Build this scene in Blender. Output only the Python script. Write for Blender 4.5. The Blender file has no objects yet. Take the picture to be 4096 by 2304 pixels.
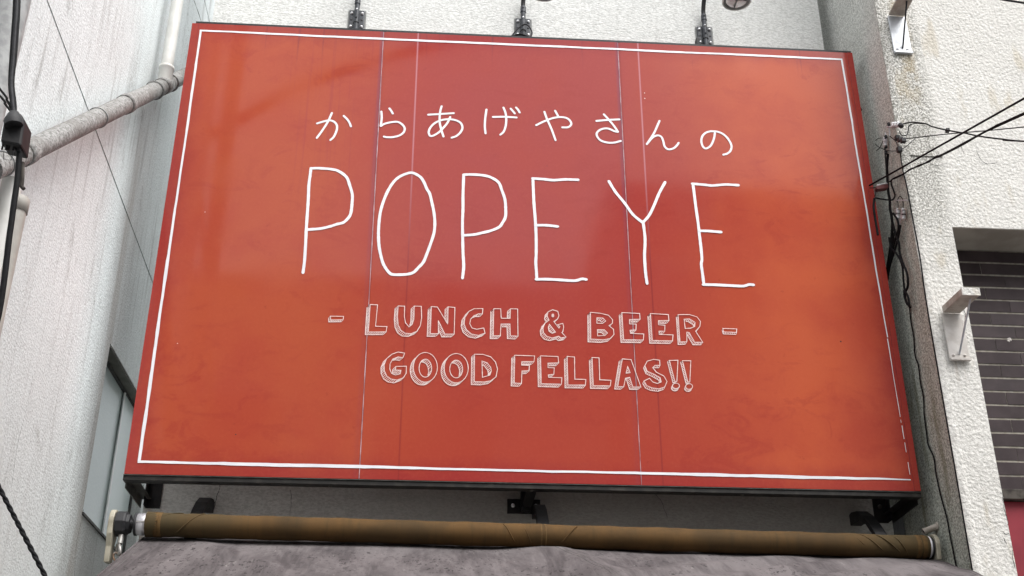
import bpy, bmesh, math, random
from mathutils import Vector, Matrix
random.seed(7)
S = bpy.context.scene
COL = S.collection
GZ = -3.09                                   # street level; z = 0 is the lower edge of the signboard

# ------------------------------------------------------------------ camera
CP = Vector((-0.43105, -4.96061, -1.54349)); CF = 4766.55
PITCH, YAW, ROLL = 0.462559, 0.0702659, 0.000825
_f = Vector((math.sin(YAW)*math.cos(PITCH), math.cos(YAW)*math.cos(PITCH), math.sin(PITCH)))
_r = Vector((math.cos(YAW), -math.sin(YAW), 0)); _u = _r.cross(_f)
CR = _r*math.cos(ROLL)+_u*math.sin(ROLL); CU = _u*math.cos(ROLL)-_r*math.sin(ROLL)
cam = bpy.data.cameras.new('camera'); cam.lens = CF*36/4096; cam.sensor_width = 36
cam.clip_start = 0.05; cam.clip_end = 500
co = bpy.data.objects.new('camera', cam); COL.objects.link(co)
m = Matrix((CR, CU, -_f)).transposed().to_4x4(); m.translation = CP; co.matrix_world = m
S.camera = co

def ray(u, v): return _f + CR*((u-2048)/CF) - CU*((v-1152)/CF)
def at(u, v, ax, val):
    """point of the plane axis=val (0 x, 1 y, 2 z) measured from the photo"""
    d = ray(u, v); return CP + d*((val-CP[ax])/d[ax])

# ------------------------------------------------------------------ light: overcast noon in a narrow street
w = bpy.data.worlds.new('World'); S.world = w; w.use_nodes = True
nt = w.node_tree; nt.nodes.clear()
sky = nt.nodes.new('ShaderNodeTexSky'); sky.sky_type = 'NISHITA'; sky.sun_disc = False
SUN_EL, SUN_AZ = math.radians(60), math.radians(145)
sky.sun_elevation = SUN_EL; sky.sun_rotation = SUN_AZ; sky.dust_density = 4; sky.air_density = 1.2
hs = nt.nodes.new('ShaderNodeHueSaturation'); hs.inputs['Saturation'].default_value = 0.14
bg = nt.nodes.new('ShaderNodeBackground'); bg.inputs[1].default_value = 0.15
wo = nt.nodes.new('ShaderNodeOutputWorld')
nt.links.new(sky.outputs[0], hs.inputs['Color']); nt.links.new(hs.outputs[0], bg.inputs[0]); nt.links.new(bg.outputs[0], wo.inputs[0])
sl = bpy.data.lights.new('sun', 'SUN'); sl.energy = 0.8; sl.angle = math.radians(50); sl.color = (1.0, 0.975, 0.94)
so = bpy.data.objects.new('sun', sl); COL.objects.link(so)
sd = Vector((math.sin(SUN_AZ)*math.cos(SUN_EL), math.cos(SUN_AZ)*math.cos(SUN_EL), math.sin(SUN_EL)))
so.rotation_euler = sd.to_track_quat('Z', 'Y').to_euler(); so.location = (3, -4, 12)
S.view_settings.view_transform = 'Standard'; S.view_settings.look = 'None'
S.view_settings.exposure = 1.25; S.view_settings.gamma = 1; S.view_settings.use_curve_mapping = False

# ------------------------------------------------------------------ material helpers
class G:
    def __init__(s, name, rough=0.8, spec=0.3, metal=0.0):
        s.m = bpy.data.materials.new(name); s.m.use_nodes = True; s.t = s.m.node_tree
        s.b = s.t.nodes['Principled BSDF']; s.b.inputs['Roughness'].default_value = rough
        s.b.inputs['Specular IOR Level'].default_value = spec; s.b.inputs['Metallic'].default_value = metal
        g = s.t.nodes.new('ShaderNodeNewGeometry'); s.pos = g.outputs['Position']; s.nrm = g.outputs['Normal']
        x = s.t.nodes.new('ShaderNodeSeparateXYZ'); s.l(s.pos, x.inputs[0]); s.x, s.y, s.z = x.outputs
    def l(s, a, b): s.t.links.new(a, b)
    def put(s, v, sock):
        if isinstance(v, bpy.types.NodeSocket): s.l(v, sock)
        elif isinstance(v, (tuple, list)) and len(v) == 3 and len(sock.default_value) == 4: sock.default_value = (*v, 1)
        else: sock.default_value = v
    def math(s, op, a, b=0.0, c=None, clamp=False):
        n = s.t.nodes.new('ShaderNodeMath'); n.operation = op; n.use_clamp = clamp
        s.put(a, n.inputs[0]); s.put(b, n.inputs[1])
        if c is not None: s.put(c, n.inputs[2])
        return n.outputs[0]
    def scaled(s, v):
        n = s.t.nodes.new('ShaderNodeVectorMath'); n.operation = 'MULTIPLY'; s.l(s.pos, n.inputs[0]); n.inputs[1].default_value = v
        return n.outputs[0]
    def noise(s, scale, detail=4, vec=None, rough=0.55, dist=0.0):
        n = s.t.nodes.new('ShaderNodeTexNoise'); n.inputs['Scale'].default_value = scale
        n.inputs['Detail'].default_value = detail; n.inputs['Roughness'].default_value = rough; n.inputs['Distortion'].default_value = dist
        s.l(vec or s.pos, n.inputs['Vector']); return n.outputs['Fac']
    def voro(s, scale, vec=None, feature='F1'):
        n = s.t.nodes.new('ShaderNodeTexVoronoi'); n.feature = feature; n.inputs['Scale'].default_value = scale
        s.l(vec or s.pos, n.inputs['Vector']); return n.outputs['Distance']
    def map(s, v, a, b, c=0.0, d=1.0, smooth=True):
        n = s.t.nodes.new('ShaderNodeMapRange'); n.interpolation_type = 'SMOOTHSTEP' if smooth else 'LINEAR'
        s.put(v, n.inputs[0])
        for i, q in enumerate((a, b, c, d)): n.inputs[i+1].default_value = q
        return n.outputs[0]
    def mix(s, f, a, b, mode='MIX'):
        n = s.t.nodes.new('ShaderNodeMix'); n.data_type = 'RGBA'; n.blend_type = mode
        s.put(f, n.inputs[0]); s.put(a, n.inputs[6]); s.put(b, n.inputs[7]); return n.outputs[2]
    def color(s, v): s.put(v, s.b.inputs['Base Color'])
    def rough(s, v): s.put(v, s.b.inputs['Roughness'])
    def bump(s, h, strength=0.5, dist=0.01):
        n = s.t.nodes.new('ShaderNodeBump'); n.inputs['Strength'].default_value = strength; n.inputs['Distance'].default_value = dist
        s.l(h, n.inputs['Height']); s.l(n.outputs[0], s.b.inputs['Normal'])

def simple(name, c1, c2=None, rough=0.7, spec=0.3, metal=0.0, scale=30, bump=0.0, bdist=0.002, contrast=(0.35, 0.65)):
    g = G(name, rough, spec, metal); n = g.noise(scale, 5)
    g.color(g.mix(g.map(n, *contrast), c1, c2 or c1))
    if bump: g.bump(n, bump, bdist)
    return g.m

def stucco(name, base, spot, lump=90, stretch=(1, 1, 1), bump=0.9, bdist=0.006, streak=0.3, streakcol=(0.3, 0.3, 0.28), fleck=0.5, fleckcol=(0.12, 0.12, 0.11), extra=None):
    g = G(name, 0.92, 0.15)
    v = g.scaled(stretch)
    h1 = g.noise(lump*1.25, 4, v, 0.68, 0.1); h2 = g.voro(lump*1.1, v, 'SMOOTH_F1'); h3 = g.noise(lump*0.1, 4, v)
    h = g.math('ADD', h1, g.math('MULTIPLY', h2, 0.55)); h = g.math('ADD', h, g.math('MULTIPLY', h3, 0.9))
    c = g.mix(g.map(h1, 0.36, 0.62), spot, base)
    c = g.mix(g.math('MULTIPLY', g.map(g.noise(2.2, 5), 0.42, 0.72), 0.30), c, spot)
    sv = g.scaled((22, 22, 1.3)); st = g.noise(1.0, 6, sv, 0.6)
    big = g.map(g.noise(0.9, 3), 0.40, 0.68)
    c = g.mix(g.math('MULTIPLY', g.math('MULTIPLY', g.map(st, 0.50, 0.78), g.math('ADD', g.math('MULTIPLY', big, 0.8), 0.3)), streak), c, streakcol)
    fl = g.math('MULTIPLY', g.map(g.noise(lump*1.5, 3, None, 0.7), 0.60, 0.68), g.map(g.noise(3.0, 5, g.scaled((1, 1, .45)), 0.65), 0.46, 0.70))
    c = g.mix(g.math('MULTIPLY', fl, fleck), c, fleckcol)
    if extra: c = extra(g, c, h1)
    g.color(c); g.bump(h, bump, bdist)
    return g.m

M = {}
def lower_wall_tone(g, c, h):
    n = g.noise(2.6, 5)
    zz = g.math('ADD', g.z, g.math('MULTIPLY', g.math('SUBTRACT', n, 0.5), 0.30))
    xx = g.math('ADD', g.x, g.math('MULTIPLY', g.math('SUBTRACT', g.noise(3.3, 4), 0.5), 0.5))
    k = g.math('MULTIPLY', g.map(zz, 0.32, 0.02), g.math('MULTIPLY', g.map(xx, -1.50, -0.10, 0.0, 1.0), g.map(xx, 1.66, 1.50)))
    c = g.mix(g.math('MULTIPLY', k, 0.62), c, (0.22, 0.195, 0.17))  # grey-brown blended in low on the wall, fading at both ends
    # rusty dribble at the left corner
    r = g.math('MULTIPLY', g.map(g.x, -1.66, -1.70), g.map(g.noise(9, 4, g.scaled((1, 1, .25))), 0.45, 0.6))
    r = g.math('MULTIPLY', r, g.map(g.z, 0.02, -0.03))
    return g.mix(g.math('MULTIPLY', r, 0.8), c, (0.22, 0.09, 0.04))
M['wall_main'] = stucco('off_white_stucco', (0.76, 0.765, 0.745), (0.55, 0.555, 0.535), lump=70, stretch=(0.8, 1, 1.5), bump=0.5, bdist=0.007, streak=0.25, fleck=0.7, fleckcol=(0.22, 0.22, 0.20), extra=lower_wall_tone)
def leftdirt(g, c, h):
    k = g.math('MULTIPLY', g.map(g.math('ADD', g.z, g.math('MULTIPLY', g.noise(1.4, 4), 0.9)), 1.3, -0.3), 0.6)
    c = g.mix(k, c, (0.42, 0.42, 0.40))
    s1 = g.math('MULTIPLY', g.map(g.noise(1.0, 6, g.scaled((9, 9, 2.2)), 0.72, 0.8), 0.54, 0.68), g.map(g.noise(55, 3, None, 0.7), 0.42, 0.60, 0.25, 1.0))
    c = g.mix(g.math('MULTIPLY', s1, 0.55), c, (0.34, 0.345, 0.335))
    s2_ = g.math('MULTIPLY', g.map(g.noise(1.0, 6, g.scaled((60, 60, 2.0)), 0.7), 0.60, 0.72), g.map(g.noise(2.5, 4), 0.44, 0.60))
    c = g.mix(g.math('MULTIPLY', s2_, 0.7), c, (0.22, 0.225, 0.215))
    # water run below the pipe joint
    yy = g.math('ABSOLUTE', g.math('SUBTRACT', g.y, g.math('ADD', 0.18, g.math('MULTIPLY', g.noise(1.2, 3), 0.12))))
    r = g.math('MULTIPLY', g.map(yy, 0.07, 0.02), g.map(g.noise(2.0, 5, g.scaled((8, 26, 1.2))), 0.30, 0.6, 0.5, 1))
    r = g.math('MULTIPLY', r, g.map(g.z, 2.0, 1.5))
    return g.mix(g.math('MULTIPLY', r, 0.45), c, (0.40, 0.36, 0.32))
M['wall_left'] = stucco('white_sprayed_stucco', (0.85, 0.895, 0.90), (0.68, 0.72, 0.72), lump=85, bump=0.6, bdist=0.005, streak=0.9, streakcol=(0.36, 0.365, 0.355), fleck=1.0, fleckcol=(0.16, 0.165, 0.16), extra=leftdirt)
def algae(g, c, h):
    zz = g.math('ADD', g.z, g.math('MULTIPLY', g.math('SUBTRACT', g.noise(2.4, 5, g.scaled((1, 1, .4))), 0.5), 2.2))
    k = g.map(zz, 3.0, 0.7)
    c = g.mix(g.math('MULTIPLY', k, 0.82), c, g.mix(g.map(h, 0.38, 0.62), (0.23, 0.245, 0.205), (0.58, 0.605, 0.53)))
    gr = g.math('MULTIPLY', g.map(g.noise(5, 5, g.scaled((1, 2.2, .35))), 0.50, 0.68), g.map(g.z, 1.6, 0.2))
    return g.mix(g.math('MULTIPLY', gr, 0.6), c, (0.15, 0.145, 0.07))
M['wall_return'] = stucco('weathered_grey_render', (0.76, 0.77, 0.73), (0.38, 0.385, 0.36), lump=95, bump=0.9, bdist=0.005, streak=0.5, fleck=1.0, fleckcol=(0.13, 0.13, 0.11), extra=algae)
def pier(g, c, h):
    k = g.math('MULTIPLY', g.map(g.x, 2.02, 1.93), g.map(g.math('ADD', g.z, g.noise(5, 4)), 1.2, 2.1))
    n = g.map(g.noise(125, 3), 0.42, 0.58)
    c = g.mix(g.math('MULTIPLY', g.math('MULTIPLY', k, n), 0.85), c, (0.20, 0.197, 0.17))
    q = g.math('MULTIPLY', g.map(g.math('ABSOLUTE', g.math('SUBTRACT', g.x, 1.90)), 0.06, 0.015), g.math('MULTIPLY', g.map(g.z, 1.75, 2.1), g.map(g.noise(16, 4), .35, .6)))
    c = g.mix(g.math('MULTIPLY', q, 0.45), c, (0.40, 0.31, 0.17))
    ru = g.math('MULTIPLY', g.map(g.math('ABSOLUTE', g.math('SUBTRACT', g.x, 1.885)), 0.035, 0.008), g.math('MULTIPLY', g.map(g.z, 0.22, 0.5), g.map(g.noise(1.0, 5, g.scaled((60, 1, 3))), .42, .62)))
    ru = g.math('MULTIPLY', ru, g.map(g.z, .54, .52))
    c = g.mix(g.math('MULTIPLY', ru, 0.35), c, (0.36, 0.27, 0.19))
    o = g.math('MULTIPLY', g.map(g.noise(5, 4, g.scaled((1.6, 1, .5))), 0.57, 0.68), 0.30)
    return g.mix(o, c, (0.42, 0.33, 0.18))
M['wall_right'] = stucco('cream_lumpy_stucco', (0.76, 0.745, 0.71), (0.60, 0.585, 0.55), lump=60, bump=0.8, bdist=0.009, streak=0.15, fleck=0.95, fleckcol=(0.19, 0.18, 0.16), extra=pier)
M['soffit'] = simple('grey_painted_soffit', (0.30, 0.275, 0.24), (0.38, 0.35, 0.31), 0.9, 0.1, scale=7, bump=0.3)
M['plaster'] = simple('smooth_cream_paint', (0.54, 0.505, 0.47), (0.66, 0.63, 0.60), 0.75, 0.3, scale=14, bump=0.6, bdist=0.006)
M['plaster_dirty'] = simple('grimy_cream_paint', (0.34, 0.30, 0.26), (0.48, 0.44, 0.39), 0.85, 0.2, scale=22, bump=0.4, bdist=0.004)
M['zinc'] = simple('galvanised_plate', (0.50, 0.52, 0.55), (0.64, 0.66, 0.69), 0.42, 0.5, 0.35, scale=16, bump=0.15)
M['tile'] = simple('dark_brown_tile', (0.034, 0.023, 0.025), (0.050, 0.036, 0.038), 0.6, 0.25, scale=9, bump=0.08)
M['tile_b'] = simple('grey_brown_tile', (0.040, 0.029, 0.031), (0.058, 0.042, 0.045), 0.55, 0.25, scale=12, bump=0.08)
M['mortar'] = simple('grey_mortar', (0.25, 0.23, 0.195), (0.36, 0.335, 0.29), 0.95, 0.1, scale=40, bump=0.4)
M['lintel'] = simple('grimy_steel_lintel', (0.03, 0.025, 0.022), (0.09, 0.08, 0.07), 0.8, 0.2, scale=18)
M['red_panel'] = simple('crimson_panel', (0.19, 0.014, 0.026), (0.25, 0.02, 0.034), 0.5, 0.4, scale=5)
M['black'] = simple('black_painted_steel', (0.010, 0.010, 0.012), (0.022, 0.021, 0.022), 0.55, 0.3, scale=25)
M['frame'] = simple('weathered_black_steel', (0.014, 0.013, 0.012), (0.045, 0.040, 0.035), 0.5, 0.35, scale=14, contrast=(0.45, 0.75))
M['frame_inner'] = simple('grey_worn_steel', (0.05, 0.048, 0.042), (0.11, 0.105, 0.095), 0.5, 0.4, scale=18)
M['bracket'] = simple('slate_cast_bracket', (0.025, 0.028, 0.035), (0.05, 0.055, 0.065), 0.45, 0.4, scale=40)
M['bolt'] = simple('bright_bolt', (0.55, 0.56, 0.58), (0.72, 0.72, 0.74), 0.35, 0.5, 0.5, scale=60)
M['cable'] = simple('black_cable_sheath', (0.005, 0.005, 0.006), (0.009, 0.009, 0.010), 0.7, 0.15, scale=60)
M['cable_grey'] = simple('grey_black_cable_sheath', (0.016, 0.016, 0.019), (0.03, 0.03, 0.034), 0.6, 0.25, scale=60)
M['rubber'] = simple('black_rubber', (0.018, 0.018, 0.02), (0.035, 0.035, 0.038), 0.6, 0.3, scale=30)
M['porcelain'] = simple('white_porcelain', (0.55, 0.55, 0.56), (0.72, 0.72, 0.73), 0.3, 0.5, scale=30)
M['terminal'] = simple('maroon_plastic', (0.10, 0.025, 0.025), (0.14, 0.035, 0.032), 0.5, 0.4, scale=20)
M['pvc'] = simple('ivory_pvc', (0.60, 0.595, 0.565), (0.68, 0.675, 0.65), 0.45, 0.4, scale=12)
M['pvc_beige'] = simple('beige_pvc', (0.34, 0.32, 0.29), (0.42, 0.40, 0.365), 0.5, 0.4, scale=12)
M['pvc_grey'] = simple('grey_ribbed_pvc', (0.10, 0.105, 0.11), (0.15, 0.155, 0.16), 0.5, 0.4, scale=10)
M['grey_pipe'] = simple('flaking_grey_pipe_paint', (0.27, 0.275, 0.275), (0.38, 0.385, 0.385), 0.6, 0.4, scale=30, bump=0.3)
g = G('mould_speckled_pipe', 0.75, 0.25)
n1 = g.noise(75, 5, None, 0.75); n2 = g.noise(7, 5)
c = g.mix(g.map(n1, 0.36, 0.60), (0.12, 0.115, 0.11), (0.36, 0.36, 0.35))
c = g.mix(g.math('MULTIPLY', g.map(n2, 0.42, 0.62), 0.55), c, (0.17, 0.16, 0.15)); g.color(c); g.bump(n1, 0.25, 0.0015); M['old_pipe'] = g.m
M['white_metal'] = simple('white_aluminium', (0.86, 0.88, 0.88), (0.9, 0.92, 0.92), 0.4, 0.5, scale=20)
M['dark_trim'] = simple('dark_window_trim', (0.035, 0.035, 0.035), (0.08, 0.08, 0.075), 0.6, 0.3, scale=18)
M['lintel_grey'] = simple('shaded_lintel_paint', (0.16, 0.16, 0.145), (0.22, 0.22, 0.20), 0.8, 0.2, scale=14)
g = G('frosted_pale_glass', 0.35, 0.5); n1 = g.noise(55, 3); g.color(g.mix(g.map(g.noise(1.4, 3), .35, .65), (0.62, 0.71, 0.71), (0.69, 0.78, 0.775))); g.bump(n1, 0.35, 0.003); M['frosted'] = g.m
g = G('mauve_grey_canvas', 0.9, 0.12)
n1 = g.noise(1.0, 6, g.scaled((7, 1.8, 1.8)), 0.62, 0.8); n2 = g.noise(1.0, 4, g.scaled((55, 30, 30)), 0.7); n3 = g.noise(2.6, 4); n4 = g.noise(1.0, 4, g.scaled((60, 5, 5)), 0.6)
c = g.mix(g.map(n1, 0.34, 0.66), (0.066, 0.058, 0.060), (0.135, 0.121, 0.123))
c = g.mix(g.math('MULTIPLY', g.map(n4, 0.45, 0.70), 0.22), c, (0.20, 0.18, 0.182))
c = g.mix(g.math('MULTIPLY', g.map(n2, 0.55, 0.64), g.map(n3, 0.42, 0.58, 0.15, 0.9)), c, (0.026, 0.023, 0.024))
c = g.mix(g.math('MULTIPLY', g.map(g.noise(1.0, 5, g.scaled((9, 3, 3)), 0.75), 0.60, 0.70), 0.45), c, (0.035, 0.031, 0.032))
c = g.mix(g.math('MULTIPLY', g.map(g.noise(1.0, 6, g.scaled((30, 12, 12)), 0.8), 0.62, 0.70), 0.6), c, (0.30, 0.28, 0.27))
g.color(c); g.bump(g.noise(4, 3, g.scaled((2.0, 1, 1))), 0.45, 0.02); M['canvas'] = g.m
g = G('tan_brown_canvas', 0.85, 0.2)
n1 = g.noise(1.0, 5, g.scaled((3.2, 2.5, 2.5)), 0.6); n2 = g.noise(1.0, 4, g.scaled((38, 4, 4)), 0.7); n3 = g.noise(2.3, 3)
c = g.mix(g.map(n1, 0.36, 0.62), (0.062, 0.037, 0.015), (0.104, 0.056, 0.019))
c = g.mix(g.math('MULTIPLY', g.map(n2, 0.5, 0.72), 0.4), c, (0.038, 0.028, 0.013))
ends = g.math('MAXIMUM', g.map(g.x, -1.05, -1.5), g.map(g.x, 1.25, 1.6))
c = g.mix(g.math('MULTIPLY', g.math('MULTIPLY', ends, g.map(n3, .3, .5, .6, 1)), 0.8), c, (0.055, 0.044, 0.022))
g.color(c); g.bump(n1, 0.4, 0.012); M['brown_canvas'] = g.m
M['brown_seam'] = simple('ochre_seam_band', (0.095, 0.055, 0.022), (0.125, 0.074, 0.028), 0.85, 0.2, scale=40)
M['alu'] = simple('brushed_aluminium', (0.55, 0.54, 0.57), (0.66, 0.65, 0.68), 0.38, 0.5, 0.6, scale=30)
M['cream'] = simple('yellowed_cream_casting', (0.22, 0.20, 0.15), (0.42, 0.39, 0.31), 0.5, 0.4, scale=9)
M['rust'] = simple('rusty_chain_steel', (0.22, 0.13, 0.08), (0.42, 0.38, 0.34), 0.55, 0.4, 0.3, scale=22, contrast=(.42, .52))
M['steel'] = simple('dull_ring_steel', (0.26, 0.25, 0.24), (0.38, 0.37, 0.35), 0.42, 0.5, 0.5, scale=22)
M['asphalt'] = simple('asphalt', (0.04, 0.04, 0.042), (0.065, 0.065, 0.066), 0.9, 0.2, scale=60, bump=0.3)
M['paving'] = simple('concrete_paving', (0.26, 0.25, 0.24), (0.34, 0.33, 0.31), 0.9, 0.2, scale=20, bump=0.2)
M['opp_wall'] = simple('grey_beige_render', (0.42, 0.41, 0.39), (0.52, 0.51, 0.485), 0.9, 0.2, scale=3)
M['opp_wall_b'] = simple('pale_grey_cladding', (0.40, 0.40, 0.40), (0.48, 0.48, 0.48), 0.8, 0.3, scale=3)
M['opp_glass'] = simple('dark_window_glass', (0.03, 0.035, 0.04), (0.05, 0.055, 0.06), 0.1, 0.6, scale=3)
M['dark_void'] = simple('dim_shop_interior', (0.03, 0.03, 0.03), (0.05, 0.05, 0.05), 0.9, 0.1, scale=5)
M['lens'] = simple('lamp_reflector_glass', (0.42, 0.36, 0.36), (0.62, 0.58, 0.58), 0.08, 0.8, 0.85, scale=26, bump=0.35, bdist=0.004)
M['lamp_rim'] = simple('ivory_lamp_rim', (0.62, 0.61, 0.58), (0.70, 0.69, 0.66), 0.35, 0.5, scale=20)
M['lamp_seal'] = simple('grey_lamp_gasket', (0.16, 0.165, 0.16), (0.22, 0.225, 0.22), 0.5, 0.4, scale=20)
M['print_white'] = simple('white_print', (0.74, 0.73, 0.77), (0.82, 0.81, 0.84), 0.33, 0.5, scale=6)
M['print_pink'] = simple('pinkish_white_print', (0.74, 0.52, 0.49), (0.84, 0.68, 0.65), 0.33, 0.5, scale=25)
M['seal'] = simple('pale_joint_sealant', (0.30, 0.20, 0.24), (0.52, 0.38, 0.42), 0.6, 0.3, scale=14, contrast=(.4, .6))
M['crease'] = simple('dark_red_fold', (0.20, 0.022, 0.022), (0.30, 0.035, 0.03), 0.5, 0.3, scale=20)

# printed face of the signboard: an orange-to-crimson grunge print
g = G('orange_red_printed_sheet', 0.27, 0.22)
xn = g.math('ADD', g.x, g.math('MULTIPLY', g.math('SUBTRACT', g.noise(1.1, 5), 0.5), 0.9))
L = g.map(g.math('ABSOLUTE', g.math('ADD', xn, 1.28)), 0.95, 0.15)
R = g.map(g.math('ABSOLUTE', g.math('SUBTRACT', xn, 1.30)), 0.85, 0.05)
orange = g.math('MAXIMUM', L, R)
c = g.mix(orange, g.mix(g.map(g.z, 1.3, 0.1), (0.330, 0.046, 0.041), (0.365, 0.054, 0.034)), g.mix(g.map(g.x, 0.2, 1.4), (0.400, 0.076, 0.036), (0.475, 0.094, 0.042)))  # orange lightened towards the right to offset the weaker light there
lo = g.math('MULTIPLY', g.map(g.noise(2.1, 6, None, 0.6), 0.40, 0.66), 0.5)
c = g.mix(lo, c, (0.350, 0.046, 0.031))
ex = g.math('SUBTRACT', 1.725, g.math('ABSOLUTE', g.x)); ez = g.math('SUBTRACT', 1.197, g.math('ABSOLUTE', g.math('SUBTRACT', g.z, 1.197)))
e = g.math('ADD', g.math('MINIMUM', ex, ez), g.math('MULTIPLY', g.math('SUBTRACT', g.noise(5, 6, None, 0.65), 0.5), 0.16))
c = g.mix(g.map(e, 0.13, 0.0, 0, 0.6), c, (0.26, 0.026, 0.032))
sp = g.math('MULTIPLY', g.map(g.noise(16, 6, None, 0.75), 0.60, 0.72), g.map(g.noise(2.8, 4), 0.42, 0.66))
c = g.mix(g.math('MULTIPLY', sp, 0.6), c, (0.19, 0.020, 0.020))
wr = g.math('MULTIPLY', g.map(g.noise(1.0, 6, g.scaled((5, 1, 9)), 0.7, 1.2), 0.50, 0.64), g.map(g.noise(1.7, 3), 0.35, 0.6))
c = g.mix(g.math('MULTIPLY', wr, 0.35), c, (0.29, 0.034, 0.028))
c = g.mix(g.math('MULTIPLY', g.map(g.noise(70, 3), 0.45, 0.7), 0.05), c, (0.62, 0.16, 0.09))
st = g.math('MULTIPLY', g.map(g.noise(1.0, 5, g.scaled((46, 1, 0.9)), 0.65), 0.52, 0.70), g.map(g.math('ABSOLUTE', g.math('ADD', g.x, 0.95)), 0.42, 0.05))
st = g.math('MULTIPLY', st, g.map(g.z, 0.9, 1.9))
c = g.mix(g.math('MULTIPLY', st, 0.42), c, (0.27, 0.035, 0.045))
# purple grime running beside the two joints, and dribbles from the top edge
for xs in (-0.755, 0.466):
    k = g.math('MULTIPLY', g.map(g.math('ABSOLUTE', g.math('SUBTRACT', g.x, xs)), 0.016, 0.0), g.map(g.z, 0.6, 2.0, 0.12, 0.5))
    c = g.mix(k, c, (0.17, 0.05, 0.09))
for xs, s1 in ((-0.570, 0.5), (0.578, 0.6)):
    k = g.math('MULTIPLY', g.map(g.math('ABSOLUTE', g.math('SUBTRACT', g.x, xs)), 0.006, 0.001), g.map(g.z, 0.4, 2.1, s1, 0.8))
    c = g.mix(k, c, g.mix(g.map(g.z, 1.0, 1.8), (0.22, 0.03, 0.03), (0.50, 0.22, 0.25)))
dr = g.math('MULTIPLY', g.map(g.noise(1.0, 4, g.scaled((30, 1, 0.6)), 0.6), 0.60, 0.72), g.map(g.z, 2.12, 2.38))
c = g.mix(g.math('MULTIPLY', dr, 0.6), c, (0.16, 0.03, 0.04))
g.color(c); g.rough(g.map(g.noise(3.2, 5), 0.35, 0.7, 0.06, 0.13)); g.bump(g.noise(1.3, 2), 0.05, 0.02); M['sign'] = g.m

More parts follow.
